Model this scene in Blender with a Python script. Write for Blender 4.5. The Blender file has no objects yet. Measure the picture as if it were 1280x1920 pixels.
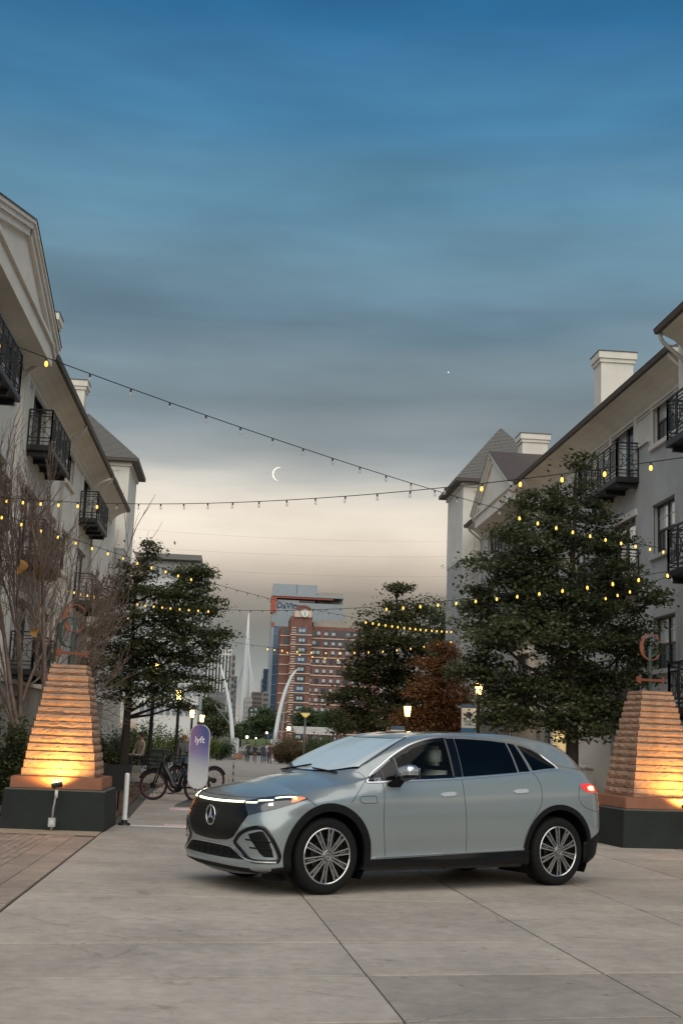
import bpy, bmesh, math, random
from mathutils import Vector, Matrix, Quaternion
from mathutils.bvhtree import BVHTree

# ---------------------------------------------------------------- camera, world, sun, exposure
R = math.radians
SC = bpy.context.scene
COL = SC.collection
CAM_F, CAM_PITCH, CAM_YAW, CAM_ROLL, CAM_H = 2380.6, 0.174273, 0.0778711, 0.0396781, 1.62817
_fw = Vector((math.sin(CAM_YAW) * math.cos(CAM_PITCH), math.cos(CAM_YAW) * math.cos(CAM_PITCH), math.sin(CAM_PITCH)))
_r0 = Vector((math.cos(CAM_YAW), -math.sin(CAM_YAW), 0)); _u0 = _r0.cross(_fw)
CAM_R = _r0 * math.cos(CAM_ROLL) + _u0 * math.sin(CAM_ROLL)
CAM_U = -_r0 * math.sin(CAM_ROLL) + _u0 * math.cos(CAM_ROLL)
CAM_P = Vector((0, 0, CAM_H))
cd = bpy.data.cameras.new("camera"); co = bpy.data.objects.new("camera", cd); COL.objects.link(co)
m = Matrix((CAM_R, CAM_U, -_fw)).transposed().to_4x4(); m.translation = CAM_P; co.matrix_world = m
cd.sensor_fit = 'VERTICAL'; cd.sensor_height = 36; cd.lens = CAM_F / 1920 * 36
cd.clip_start = 0.1; cd.clip_end = 12000
SC.camera = co
def at(x, y, Y):
    "pixel of the survey photo + distance along the street -> point"
    d = _fw + CAM_R * ((x - 640) / CAM_F) + CAM_U * ((960 - y) / CAM_F)
    return CAM_P + d * (Y / d.y)
def gat(x, y, z=0):
    d = _fw + CAM_R * ((x - 640) / CAM_F) + CAM_U * ((960 - y) / CAM_F)
    return CAM_P + d * ((z - CAM_H) / d.z)
def xat(x, y, X):
    d = _fw + CAM_R * ((x - 640) / CAM_F) + CAM_U * ((960 - y) / CAM_F)
    return CAM_P + d * (X / d.x)

SUN_EL, SUN_AZ = R(52), R(180)      # soft overcast key, high and behind the viewer; azimuth from +Y clockwise
W = bpy.data.worlds.new("World"); SC.world = W; W.use_nodes = True
nt = W.node_tree; N = nt.nodes; N.clear(); L = nt.links
def nn(t, **k):
    n = N.new(t)
    for a, b in k.items(): setattr(n, a, b)
    return n
out = nn('ShaderNodeOutputWorld')
sky = nn('ShaderNodeTexSky', sky_type='NISHITA', sun_disc=False, sun_elevation=R(3), sun_rotation=R(8), altitude=1600, air_density=1.0, dust_density=1.0, ozone_density=1.6)
bg1 = nn('ShaderNodeBackground'); bg1.inputs[1].default_value = 0.06
L.new(sky.outputs[0], bg1.inputs[0])
tc = nn('ShaderNodeTexCoord'); sep = nn('ShaderNodeSeparateXYZ'); L.new(tc.outputs['Generated'], sep.inputs[0])
# layered cloud: noise in stretched direction space wobbles the elevation bands
mp = nn('ShaderNodeMapping'); mp.inputs['Scale'].default_value = (1.1, 1.1, 9.0); mp.inputs['Rotation'].default_value = (R(2.0), R(-2.5), 0); L.new(tc.outputs['Generated'], mp.inputs[0])
nz = nn('ShaderNodeTexNoise'); nz.inputs['Scale'].default_value = 2.0; nz.inputs['Detail'].default_value = 6; nz.inputs['Roughness'].default_value = .5; nz.inputs['Distortion'].default_value = .35
L.new(mp.outputs[0], nz.inputs[0])
mp2 = nn('ShaderNodeMapping'); mp2.inputs['Scale'].default_value = (1.3, 1.3, 5.5); mp2.inputs['Location'].default_value = (3, 1, 2); L.new(tc.outputs['Generated'], mp2.inputs[0])
nz2 = nn('ShaderNodeTexNoise'); nz2.inputs['Scale'].default_value = 4.0; nz2.inputs['Detail'].default_value = 5; L.new(mp2.outputs[0], nz2.inputs[0])
ma = nn('ShaderNodeMath', operation='MULTIPLY_ADD'); ma.inputs[1].default_value = .085; ma.inputs[2].default_value = -.0425; L.new(nz.outputs[0], ma.inputs[0])
ad = nn('ShaderNodeMath', operation='ADD'); L.new(sep.outputs['Z'], ad.inputs[0])
zw = nn('ShaderNodeMath', operation='MULTIPLY', use_clamp=True); zw.inputs[1].default_value = 3.6; L.new(sep.outputs['Z'], zw.inputs[0]); zo = nn('ShaderNodeMath', operation='MULTIPLY'); L.new(ma.outputs[0], zo.inputs[0]); L.new(zw.outputs[0], zo.inputs[1]); L.new(zo.outputs[0], ad.inputs[1])
ramp = nn('ShaderNodeValToRGB'); L.new(ad.outputs[0], ramp.inputs[0])
def lin(c): return tuple(((v / 255) / 12.92 if v / 255 <= .04045 else ((v / 255 + .055) / 1.055) ** 2.4) for v in c) + (1,)
SKYB = [(-.05, (96, 106, 110)), (.0, (128, 142, 146)), (.035, (118, 138, 148)), (.062, (100, 116, 126)), (.088, (108, 112, 113)), (.108, (138, 132, 127)), (.126, (188, 176, 163)), (.145, (226, 213, 197)), (.165, (240, 228, 211)),
        (.182, (212, 206, 195)), (.198, (160, 164, 163)), (.225, (132, 143, 148)), (.255, (112, 127, 135)), (.285, (120, 140, 150)), (.315, (97, 123, 139)), (.345, (105, 139, 157)), (.40, (92, 136, 162)), (.45, (70, 124, 160)), (.52, (44, 104, 148)), (.60, (24, 86, 132)), (.8, (18, 66, 112)), (1, (18, 58, 104))]
el = ramp.color_ramp.elements
el[0].position = 0.0; el[0].color = lin(SKYB[0][1]); el[1].position = 1; el[1].color = lin(SKYB[-1][1])
for p_, c_ in SKYB[1:-1]:
    e_ = el.new(max(0.0005, p_)); e_.color = lin(c_)
hs = nn('ShaderNodeMix', data_type='RGBA', blend_type='MULTIPLY'); hs.inputs[0].default_value = 1
mr = nn('ShaderNodeMapRange'); mr.inputs[1].default_value = .3; mr.inputs[2].default_value = .7; mr.inputs[3].default_value = .85; mr.inputs[4].default_value = 1.13; L.new(nz2.outputs[0], mr.inputs[0])
L.new(ramp.outputs[0], hs.inputs[6]); L.new(mr.outputs[0], hs.inputs[7])
bg2 = nn('ShaderNodeBackground'); bg2.inputs[1].default_value = 0.53; L.new(hs.outputs[2], bg2.inputs[0])
mxw = nn('ShaderNodeMixShader'); mxw.inputs[0].default_value = .93; L.new(bg1.outputs[0], mxw.inputs[1]); L.new(bg2.outputs[0], mxw.inputs[2])
L.new(mxw.outputs[0], out.inputs[0])
sd = bpy.data.lights.new("sun", 'SUN'); sd.energy = 1.5; sd.angle = R(95); sd.color = (1, .945, .835)
so = bpy.data.objects.new("sun", sd); COL.objects.link(so)
sv = Vector((math.sin(SUN_AZ) * math.cos(SUN_EL), math.cos(SUN_AZ) * math.cos(SUN_EL), math.sin(SUN_EL)))
so.rotation_euler = sv.to_track_quat('Z', 'Y').to_euler()
SC.view_settings.view_transform = 'Standard'; SC.view_settings.look = 'None'; SC.view_settings.exposure = 1.05; SC.view_settings.gamma = 1
SC.render.engine = 'CYCLES'; SC.cycles.use_denoising = True; SC.cycles.max_bounces = 6; SC.cycles.diffuse_bounces = 3; SC.cycles.transparent_max_bounces = 12
SC.cycles.sample_clamp_indirect = 4

# ---------------------------------------------------------------- helpers
random.seed(7)
MATS = {}
def mat(name, col, rough=.7, metal=0, var=0, vscale=6, bump=0, bscale=40, emit=None, estr=0, coat=0, alpha=1, spec=None, vcol=None, ior=None, trans=0, stretch=None, coatr=.03, rvar=0):
    "procedural material: base colour with noise variation and fine relief"
    if name in MATS: return MATS[name]
    M = bpy.data.materials.new(name); M.use_nodes = True; t = M.node_tree; b = t.nodes['Principled BSDF']; MATS[name] = M
    c = tuple(col) + (1,)
    b.inputs['Base Color'].default_value = c; b.inputs['Roughness'].default_value = rough; b.inputs['Metallic'].default_value = metal
    if coat: b.inputs['Coat Weight'].default_value = coat; b.inputs['Coat Roughness'].default_value = coatr
    if ior: b.inputs['IOR'].default_value = ior
    if trans: b.inputs['Transmission Weight'].default_value = trans
    if spec is not None: b.inputs['Specular IOR Level'].default_value = spec
    if alpha < 1: b.inputs['Alpha'].default_value = alpha
    if emit: b.inputs['Emission Color'].default_value = tuple(emit) + (1,); b.inputs['Emission Strength'].default_value = estr
    if var or bump or rvar:
        tcn = t.nodes.new('ShaderNodeTexCoord'); src = tcn.outputs['Object']
        if stretch:
            mpn = t.nodes.new('ShaderNodeMapping'); mpn.inputs['Scale'].default_value = stretch; t.links.new(src, mpn.inputs[0]); src = mpn.outputs[0]
    if var:
        n1 = t.nodes.new('ShaderNodeTexNoise'); n1.inputs['Scale'].default_value = vscale; n1.inputs['Detail'].default_value = 7; n1.inputs['Roughness'].default_value = .62; t.links.new(src, n1.inputs[0])
        cr = t.nodes.new('ShaderNodeValToRGB'); cr.color_ramp.elements[0].position = .3; cr.color_ramp.elements[1].position = .7
        v2 = vcol if vcol else tuple(min(1, v * (1 + var)) for v in col)
        cr.color_ramp.elements[0].color = tuple(v * (1 - var) for v in col) + (1,); cr.color_ramp.elements[1].color = tuple(v2) + (1,)
        t.links.new(n1.outputs[0], cr.inputs[0]); t.links.new(cr.outputs[0], b.inputs['Base Color'])
        if rvar:
            mrn = t.nodes.new('ShaderNodeMapRange'); mrn.inputs[3].default_value = max(.02, rough - rvar); mrn.inputs[4].default_value = rough + rvar; t.links.new(n1.outputs[0], mrn.inputs[0]); t.links.new(mrn.outputs[0], b.inputs['Roughness'])
    if bump:
        n2 = t.nodes.new('ShaderNodeTexNoise'); n2.inputs['Scale'].default_value = bscale; n2.inputs['Detail'].default_value = 6; t.links.new(src, n2.inputs[0])
        bn = t.nodes.new('ShaderNodeBump'); bn.inputs['Strength'].default_value = bump; bn.inputs['Distance'].default_value = .02; t.links.new(n2.outputs[0], bn.inputs['Height']); t.links.new(bn.outputs[0], b.inputs['Normal'])
    return M

class MB:
    "collects faces, then links them as one mesh object"
    def __init__(s): s.v = []; s.f = []; s.mi = []; s.cur = 0
    def add(s, vs, fs):
        o = len(s.v); s.v.extend(Vector(p) for p in vs); s.f.extend([tuple(i + o for i in f) for f in fs]); s.mi.extend([s.cur] * len(fs)); return s
    def box(s, x0, x1, y0, y1, z0, z1):
        x0, x1 = min(x0, x1), max(x0, x1); y0, y1 = min(y0, y1), max(y0, y1); z0, z1 = min(z0, z1), max(z0, z1)
        return s.add([(x0, y0, z0), (x1, y0, z0), (x1, y1, z0), (x0, y1, z0), (x0, y0, z1), (x1, y0, z1), (x1, y1, z1), (x0, y1, z1)],
                     [(3, 2, 1, 0), (4, 5, 6, 7), (0, 1, 5, 4), (1, 2, 6, 5), (2, 3, 7, 6), (3, 0, 4, 7)])
    def obox(s, c, ax, ay, az):
        "centre and three half-axis vectors"
        c, ax, ay, az = map(Vector, (c, ax, ay, az))
        return s.add([c + ax * i + ay * j + az * k for k in (-1, 1) for i, j in ((-1, -1), (1, -1), (1, 1), (-1, 1))],
                     [(3, 2, 1, 0), (4, 5, 6, 7), (0, 1, 5, 4), (1, 2, 6, 5), (2, 3, 7, 6), (3, 0, 4, 7)])
    def bar(s, a, b, w, h=None, up=(0, 0, 1)):
        a, b = Vector(a), Vector(b); d = b - a; l = d.length
        if l < 1e-6: return s
        d /= l; u = Vector(up)
        if abs(d.dot(u)) > .98: u = Vector((1, 0, 0))
        x = d.cross(u).normalized(); z = x.cross(d)
        return s.obox((a + b) / 2, x * (w / 2), d * (l / 2), z * ((h or w) / 2))
    def tube(s, pts, rad, n=8, cap=True):
        pts = [Vector(p) for p in pts]; m_ = len(pts)
        rr = rad if isinstance(rad, (list, tuple)) else [rad] * m_
        d0 = (pts[1] - pts[0]).normalized(); u = d0.orthogonal().normalized(); vs = []
        for i, p in enumerate(pts):
            d = (pts[min(i + 1, m_ - 1)] - pts[max(i - 1, 0)])
            d = d.normalized() if d.length > 1e-9 else d0
            u = (u - d * u.dot(d)); u = u.normalized() if u.length > 1e-6 else d.orthogonal().normalized()
            w = d.cross(u)
            for k in range(n):
                a = 2 * math.pi * k / n; vs.append(p + (u * math.cos(a) + w * math.sin(a)) * rr[i])
        fs = [(i * n + k, i * n + (k + 1) % n, (i + 1) * n + (k + 1) % n, (i + 1) * n + k) for i in range(m_ - 1) for k in range(n)]
        if cap: fs += [tuple(reversed(range(n))), tuple(range((m_ - 1) * n, m_ * n))]
        return s.add(vs, fs)
    def lathe(s, prof, n=16, c=(0, 0, 0), axis='z', cap=True):
        "profile of (radius, height)"
        vs = []; c = Vector(c)
        for r_, h in prof:
            for k in range(n):
                a = 2 * math.pi * k / n; x, y = r_ * math.cos(a), r_ * math.sin(a)
                vs.append(c + (Vector((x, y, h)) if axis == 'z' else Vector((x, h, y)) if axis == 'y' else Vector((h, x, y))))
        fs = [(i * n + k, i * n + (k + 1) % n, (i + 1) * n + (k + 1) % n, (i + 1) * n + k) for i in range(len(prof) - 1) for k in range(n)]
        if cap and prof[0][0] > 1e-6: fs.append(tuple(reversed(range(n))))
        if cap and prof[-1][0] > 1e-6: fs.append(tuple(range((len(prof) - 1) * n, len(prof) * n)))
        return s.add(vs, fs)
    def prism(s, poly, d):
        "polygon of 3d points extruded by vector d"
        d = Vector(d); n = len(poly); p = [Vector(q) for q in poly]
        return s.add(p + [q + d for q in p], [tuple(reversed(range(n))), tuple(range(n, 2 * n))] + [(i, (i + 1) % n, n + (i + 1) % n, n + i) for i in range(n)])
    def build(s, name, mt=None, parent=None, smooth=False, bevel=0, fix=True, loc=None, auto=None):
        me = bpy.data.meshes.new(name); me.from_pydata([tuple(p) for p in s.v], [], s.f)
        if mt is not None:
            for q in (mt if isinstance(mt, (list, tuple)) else [mt]): me.materials.append(q)
        if isinstance(mt, (list, tuple)):
            me.polygons.foreach_set('material_index', s.mi)
        if fix or bevel:
            bm = bmesh.new(); bm.from_mesh(me)
            if fix: bmesh.ops.recalc_face_normals(bm, faces=bm.faces)
            if bevel:
                es = [e for e in bm.edges if len(e.link_faces) == 2 and e.calc_face_angle(0) > .5]
                bmesh.ops.bevel(bm, geom=es, offset=bevel, segments=2, affect='EDGES', clamp_overlap=True)
            bm.to_mesh(me); bm.free()
        if smooth:
            me.polygons.foreach_set('use_smooth', [True] * len(me.polygons))
            if auto: 
                try: me.set_sharp_from_angle(angle=R(auto))
                except Exception: pass
        me.update()
        o = bpy.data.objects.new(name, me); COL.objects.link(o)
        if parent is not None: o.parent = parent
        if loc is not None: o.location = loc
        return o
def empty(name, loc=(0, 0, 0), rz=0, parent=None):
    o = bpy.data.objects.new(name, None); COL.objects.link(o); o.location = loc; o.rotation_euler = (0, 0, rz); o.empty_display_size = .2
    if parent is not None: o.parent = parent
    return o
def tag(o, label=None, cat=None, group=None, kind=None):
    if label: o['label'] = label
    if cat: o['category'] = cat
    if group: o['group'] = group
    if kind: o['kind'] = kind
    return o
def copy_tree(o, parent=None):
    c = o.copy(); COL.objects.link(c); c.parent = parent
    for ch in list(o.children): copy_tree(ch, c)
    return c
def text_mesh(txt, name, mt, size, parent=None, extrude=.002, bold=0, font=None, mw=None, shear=0, sx=1, space=1):
    cu = bpy.data.curves.new(name, 'FONT'); cu.body = txt; cu.size = size; cu.extrude = extrude; cu.offset = bold; cu.align_x = 'CENTER'; cu.align_y = 'CENTER'; cu.shear = shear; cu.space_character = space
    cu.resolution_u = 3
    o = bpy.data.objects.new(name, cu); COL.objects.link(o)
    dg = bpy.context.evaluated_depsgraph_get(); me = bpy.data.meshes.new_from_object(o.evaluated_get(dg))
    bpy.data.objects.remove(o); bpy.data.curves.remove(cu)
    me.name = name; me.materials.clear(); me.materials.append(mt)
    if sx != 1:
        for v in me.vertices: v.co.x *= sx
    q = bpy.data.objects.new(name, me); COL.objects.link(q)
    if parent is not None: q.parent = parent
    if mw is not None: q.matrix_local = mw
    return q
def frame_mat(origin, xa, ya):
    xa = Vector(xa).normalized(); ya = Vector(ya); ya = (ya - xa * ya.dot(xa)).normalized(); za = xa.cross(ya)
    M_ = Matrix((xa, ya, za)).transposed().to_4x4(); M_.translation = Vector(origin); return M_
# ---------------------------------------------------------------- ground
def concrete_mat(name, base, amt=.13, speck=True):
    M = bpy.data.materials.new(name); M.use_nodes = True; t = M.node_tree; b = t.nodes['Principled BSDF']; MATS[name] = M; ln = t.links.new
    g = t.nodes.new('ShaderNodeNewGeometry'); oi = t.nodes.new('ShaderNodeObjectInfo')
    def noise(sc, det=6, ro=.6):
        n = t.nodes.new('ShaderNodeTexNoise'); n.inputs['Scale'].default_value = sc; n.inputs['Detail'].default_value = det; n.inputs['Roughness'].default_value = ro; ln(g.outputs['Position'], n.inputs[0]); return n
    n1, n2, n3 = noise(.8), noise(7, 8, .7), noise(160, 3)
    cr = t.nodes.new('ShaderNodeValToRGB'); e = cr.color_ramp.elements; e[0].position = .32; e[1].position = .68
    e[0].color = tuple(v * (1 - amt * 1.5) for v in base) + (1,); e[1].color = tuple(v * (1 + amt) for v in base) + (1,); ln(n1.outputs[0], cr.inputs[0])
    m1 = t.nodes.new('ShaderNodeMix'); m1.data_type = 'RGBA'; m1.blend_type = 'OVERLAY'; m1.inputs[0].default_value = .45; ln(cr.outputs[0], m1.inputs[6]); ln(n2.outputs[0], m1.inputs[7])
    # each slab poured a little differently
    mr_ = t.nodes.new('ShaderNodeMapRange'); mr_.inputs[3].default_value = .80; mr_.inputs[4].default_value = 1.12; ln(oi.outputs['Random'], mr_.inputs[0])
    m2 = t.nodes.new('ShaderNodeMix'); m2.data_type = 'RGBA'; m2.blend_type = 'MULTIPLY'; m2.inputs[0].default_value = 1; ln(m1.outputs[2], m2.inputs[6]); ln(mr_.outputs[0], m2.inputs[7])
    o_ = m2.outputs[2]
    if speck:   # exposed pale grit and dark spots
        c2 = t.nodes.new('ShaderNodeValToRGB'); c2.color_ramp.elements[0].position = .66; c2.color_ramp.elements[1].position = .72; ln(n3.outputs[0], c2.inputs[0])
        m3 = t.nodes.new('ShaderNodeMix'); m3.data_type = 'RGBA'; m3.inputs[7].default_value = (.55, .48, .40, 1); mm_ = t.nodes.new('ShaderNodeMath'); mm_.operation = 'MULTIPLY'; ln(c2.outputs[0], mm_.inputs[0])
        c4 = t.nodes.new('ShaderNodeValToRGB'); c4.color_ramp.elements[0].position = .45; c4.color_ramp.elements[1].position = .75; ln(n1.outputs[0], c4.inputs[0]); ln(c4.outputs[0], mm_.inputs[1])
        ln(mm_.outputs[0], m3.inputs[0]); ln(o_, m3.inputs[6]); o_ = m3.outputs[2]
        n5 = noise(2.2, 9, .75); c5 = t.nodes.new('ShaderNodeValToRGB'); c5.color_ramp.elements[0].position = .30; c5.color_ramp.elements[1].position = .42; ln(n5.outputs[0], c5.inputs[0])
        m4 = t.nodes.new('ShaderNodeMix'); m4.data_type = 'RGBA'; m4.blend_type = 'MULTIPLY'; m4.inputs[0].default_value = .42; ln(o_, m4.inputs[6]); ln(c5.outputs[0], m4.inputs[7]); o_ = m4.outputs[2]
    if speck:   # hairline cracks in patches, old gum and oil spots
        vo = t.nodes.new('ShaderNodeTexVoronoi'); vo.feature = 'DISTANCE_TO_EDGE'; vo.inputs['Scale'].default_value = .55; n6 = noise(3.0, 6, .7); mv = t.nodes.new('ShaderNodeMix'); mv.data_type = 'VECTOR'; mv.inputs[0].default_value = .18; ln(g.outputs['Position'], mv.inputs[4]); ln(n6.outputs['Color'], mv.inputs[5]); ln(mv.outputs[1], vo.inputs['Vector'])
        c6 = t.nodes.new('ShaderNodeValToRGB'); c6.color_ramp.elements[0].position = .0; c6.color_ramp.elements[0].color = (.62, .61, .60, 1); c6.color_ramp.elements[1].position = .0035; c6.color_ramp.elements[1].color = (1, 1, 1, 1); ln(vo.outputs['Distance'], c6.inputs[0])
        n7 = noise(.35, 2); c7 = t.nodes.new('ShaderNodeValToRGB'); c7.color_ramp.elements[0].position = .52; c7.color_ramp.elements[1].position = .56; ln(n7.outputs[0], c7.inputs[0]); m5 = t.nodes.new('ShaderNodeMix'); m5.data_type = 'RGBA'; m5.blend_type = 'MULTIPLY'; ln(c7.outputs[0], m5.inputs[0]); ln(o_, m5.inputs[6]); ln(c6.outputs[0], m5.inputs[7]); o_ = m5.outputs[2]
        vd = t.nodes.new('ShaderNodeTexVoronoi'); vd.inputs['Scale'].default_value = 2.6; ln(g.outputs['Position'], vd.inputs['Vector']); c8 = t.nodes.new('ShaderNodeValToRGB'); c8.color_ramp.elements[0].position = .045; c8.color_ramp.elements[0].color = (.45, .43, .41, 1); c8.color_ramp.elements[1].position = .075; c8.color_ramp.elements[1].color = (1, 1, 1, 1); ln(vd.outputs['Distance'], c8.inputs[0]); m6 = t.nodes.new('ShaderNodeMix'); m6.data_type = 'RGBA'; m6.blend_type = 'MULTIPLY'; m6.inputs[0].default_value = .7; ln(o_, m6.inputs[6]); ln(c8.outputs[0], m6.inputs[7]); o_ = m6.outputs[2]
    ln(o_, b.inputs['Base Color']); b.inputs['Roughness'].default_value = .62; b.inputs['Specular IOR Level'].default_value = .35
    bn = t.nodes.new('ShaderNodeBump'); bn.inputs['Strength'].default_value = .25; bn.inputs['Distance'].default_value = .006; ln(n3.outputs[0], bn.inputs['Height']); ln(bn.outputs[0], b.inputs['Normal'])
    return M
def zg(Y): return 0 if Y < 34 else -.022 * (Y - 34) if Y < 51 else -.374 - .011 * (min(Y, 200) - 51)
SLAB = concrete_mat('plaza_concrete', (.362, .316, .268))
BRICK = concrete_mat('brick_paver', (.30, .235, .19), .16, False)
JOINT = mat('joint_sand', (.075, .062, .05), rough=.95, var=.3, vscale=30)
g = MB(); g.add([(x, y, zg(y) - .06 - (0 if y < 130 else .5)) for y in (-300, 34, 51, 125, 200, 6000) for x in (-4000, 4000)], [(2 * i, 2 * i + 1, 2 * i + 3, 2 * i + 2) for i in range(5)])
tag(g.build('ground', mat('ground_earth', (.13, .12, .10), rough=.95, var=.3, vscale=.05)), kind='structure')
pl = MB(); yy_ = [2, 20, 34, 42, 51, 61]
pl.add([(x, y, zg(y) - .014) for y in yy_ for x in (-9, 14)], [(2 * i, 2 * i + 1, 2 * i + 3, 2 * i + 2) for i in range(len(yy_) - 1)])
PLAZA = tag(pl.build('plaza', JOINT), kind='structure')
pl = MB(); yy_ = [60.9, 80, 100, 120, 136]
pl.add([(x, y, zg(y) - .002) for y in yy_ for x in (-9, 16)], [(2 * i, 2 * i + 1, 2 * i + 3, 2 * i + 2) for i in range(len(yy_) - 1)])
tag(pl.build('far_plaza', SLAB), kind='structure')
XL = [-4.6, -1.95, .95, 2.73, 4.36, 6.1, 7.9, 9.7, 11.4]
ROWS = [4.9, 6.3, 7.72, 9.15, 10.54, 13.25, 16.0, 18.7, 21.5] + [21.5 + 2.83 * i for i in range(1, 15)]
def node(i, j):
    Y0 = ROWS[j]; sl = .18 if Y0 < 11 else .06
    X = XL[i]
    for _ in range(3):
        Y = Y0 + sl * (X - .96); X = XL[i] - .05 * (min(Y, 30) - 10.6)
    return Vector((X, Y, 0))  # level filled in below
rs = random.Random(3)
for j in range(len(ROWS) - 1):
    for i in range(len(XL) - 1):
        q = [node(i, j), node(i + 1, j), node(i + 1, j + 1), node(i, j + 1)]
        if q[1].x < -1.85 and q[0].y < 60: continue
        cl = lambda p: Vector((max(p.x, -1.93 if p.y < 22 else -1.75 + (p.y - 22) * -.02), p.y, 0)) if p.y < 60 else p
        q = [cl(p) for p in q]
        for p in q: p.z = zg(p.y)
        if (q[1] - q[0]).length < .15: continue
        c = sum(q, Vector()) / 4; gp = .007; cg = .020; hz = rs.uniform(-.0015, .0015)
        q2 = []
        for k in range(4):
            a, b_ = (q[(k + 1) % 4] - q[k]).normalized(), (q[(k - 1) % 4] - q[k]).normalized(); q2.append(q[k] + a * (gp if k % 2 == 0 else cg) + b_ * (cg if k % 2 == 0 else gp))
        q3 = [p + ((q[(k + 1) % 4] - p).normalized() + (q[(k - 1) % 4] - p).normalized()) * (gp + .022) for k, p in enumerate(q)]
        b = MB(); b.add([(p - c) + Vector((0, 0, -.03)) for p in q2] + [(p - c) + Vector((0, 0, hz - .004)) for p in q2] + [(p - c) + Vector((0, 0, hz)) for p in q3], [(0, 1, 5, 4), (1, 2, 6, 5), (2, 3, 7, 6), (3, 0, 4, 7), (4, 5, 9, 8), (5, 6, 10, 9), (6, 7, 11, 10), (7, 4, 8, 11), (8, 9, 10, 11)])
        b.build('slab', SLAB, PLAZA, fix=False, loc=c)
# brick paving beside the left monument
bp = MB(); bp.box(-6.2, -1.94, 8, 20.1, -.02, -.008); BRP = tag(bp.build('brick_paving', JOINT), kind='structure')
bmesh_cache = []
for k in range(4):
    b = MB(); w, l = .052, .105; b.add([(-w, -l, -.03), (w, -l, -.03), (w, l, -.03), (-w, l, -.03), (-w, -l, -.004), (w, -l, -.004), (w, l, -.004), (-w, l, -.004), (-w + .006, -l + .006, 0), (w - .006, -l + .006, 0), (w - .006, l - .006, 0), (-w + .006, l - .006, 0)],
        [(0, 1, 5, 4), (1, 2, 6, 5), (2, 3, 7, 6), (3, 0, 4, 7), (4, 5, 9, 8), (5, 6, 10, 9), (6, 7, 11, 10), (7, 4, 8, 11), (8, 9, 10, 11)])
    o = b.build('brick', BRICK, BRP, fix=False); bmesh_cache.append(o)
nb = 0
for c_ in range(30):
    X = -2.62 - c_ * .112
    for r_ in range(40):
        Y = 12.2 + r_ * .222 + (.111 if c_ % 2 else 0)
        if Y > 19.75: continue
        px = (X / Y) * 2380 + 435
        if px < -14: continue
        o = bmesh_cache[nb] if nb < 4 else bmesh_cache[nb % 4].copy()
        if nb >= 4: COL.objects.link(o)
        o.parent = BRP; o.location = (X, Y, rs.uniform(-.003, .002)); o.rotation_euler = (rs.uniform(-.01, .01), rs.uniform(-.01, .01), rs.uniform(-.02, .02)); nb += 1
for c_ in range(2):
    for r_ in range(14):
        b = MB(); Y0 = 11.6 + r_ * .62 + (.3 if c_ else 0); X0 = -2.26 - c_ * .305 + .31
        if Y0 > 19.4: continue
        b.box(-.15, .15, -.30, .30, -.03, 0); b.build('border_paver', BRICK, BRP, bevel=.005, loc=(X0 - .155, Y0 + .3, rs.uniform(-.002, .002)))
cs = MB(); cs.box(-6, -1.95, 20.0, 23.2, -.03, .001); tag(cs.build('concrete_strip', concrete_mat('strip_concrete', (.40, .32, .235), .1)), kind='structure')
# mulch bed on the left behind the monument
MULCH = mat('bark_mulch', (.085, .048, .028), rough=.95, var=.6, vscale=14, bump=1, bscale=30)
b = MB(); rr = random.Random(5); nx, ny = 26, 70; vs = []
for j in range(ny + 1):
    for i in range(nx + 1):
        x = -7 + (5.0 - .02 * max(0, j * .55 - 1)) * i / nx; y = 23.2 + 36 * j / ny; vs.append((x, y, zg(y) + .03 + rr.uniform(0, .06) + (.10 * math.sin(i * .5) * math.sin(j * .37)) * .5 if 0 < i < nx else zg(y) + 0.012))
b.add(vs, [(j * (nx + 1) + i, j * (nx + 1) + i + 1, (j + 1) * (nx + 1) + i + 1, (j + 1) * (nx + 1) + i) for j in range(ny) for i in range(nx)])
tag(b.build('mulch_bed', MULCH, fix=False), 'brown bark mulch covering the planting bed beside the path', 'mulch', kind='stuff')
ch = MB()
for k in range(2600):
    x, y = rr.uniform(-5.8, -2.2), rr.uniform(24.5, 50); a = rr.uniform(0, 6.28); l = rr.uniform(.02, .06); d = Vector((math.cos(a), math.sin(a), rr.uniform(-.3, .5))) * l; s_ = Vector((-math.sin(a), math.cos(a), rr.uniform(-.5, .5))) * l * .4; c = Vector((x, y, zg(y) + .09 + rr.uniform(-.02, .03)))
    ch.add([c - d - s_, c + d - s_, c + d + s_, c - d + s_], [(0, 1, 2, 3)])
tag(ch.build('bark_chips', MULCH, fix=False), 'loose bark chips scattered over the mulch bed', 'bark chips', kind='stuff')
# right-hand planting bed
b = MB(); b.add([(x, y, zg(y) + .03) for y in (30, 34, 51, 80) for x in (8.6, 10.9)], [(2 * i, 2 * i + 1, 2 * i + 3, 2 * i + 2) for i in range(3)]); tag(b.build('planting_bed', MULCH), kind='structure')
# painted ground marks by the bike dock
PINK = mat('faded_pink_paint', (.62, .42, .42), rough=.7, var=.35, vscale=9); WHT = mat('faded_white_paint', (.66, .64, .62), rough=.7, var=.3, vscale=12)
for nm, m_, (x0, x1, y0, y1) in (('painted_line', WHT, (-1.62, -.55, 22.15, 22.27)), ('painted_stripe', PINK, (-1.08, -.62, 22.45, 22.75)), ('painted_stripe', PINK, (-1.20, -.60, 26.8, 27.5)), ('painted_line', WHT, (-1.0, -.7, 27.0, 27.2))):
    b = MB(); b.box(x0, x1, y0, y1, -.01, .007 if m_ is WHT else .004); tag(b.build(nm, m_), kind='structure')
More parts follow.
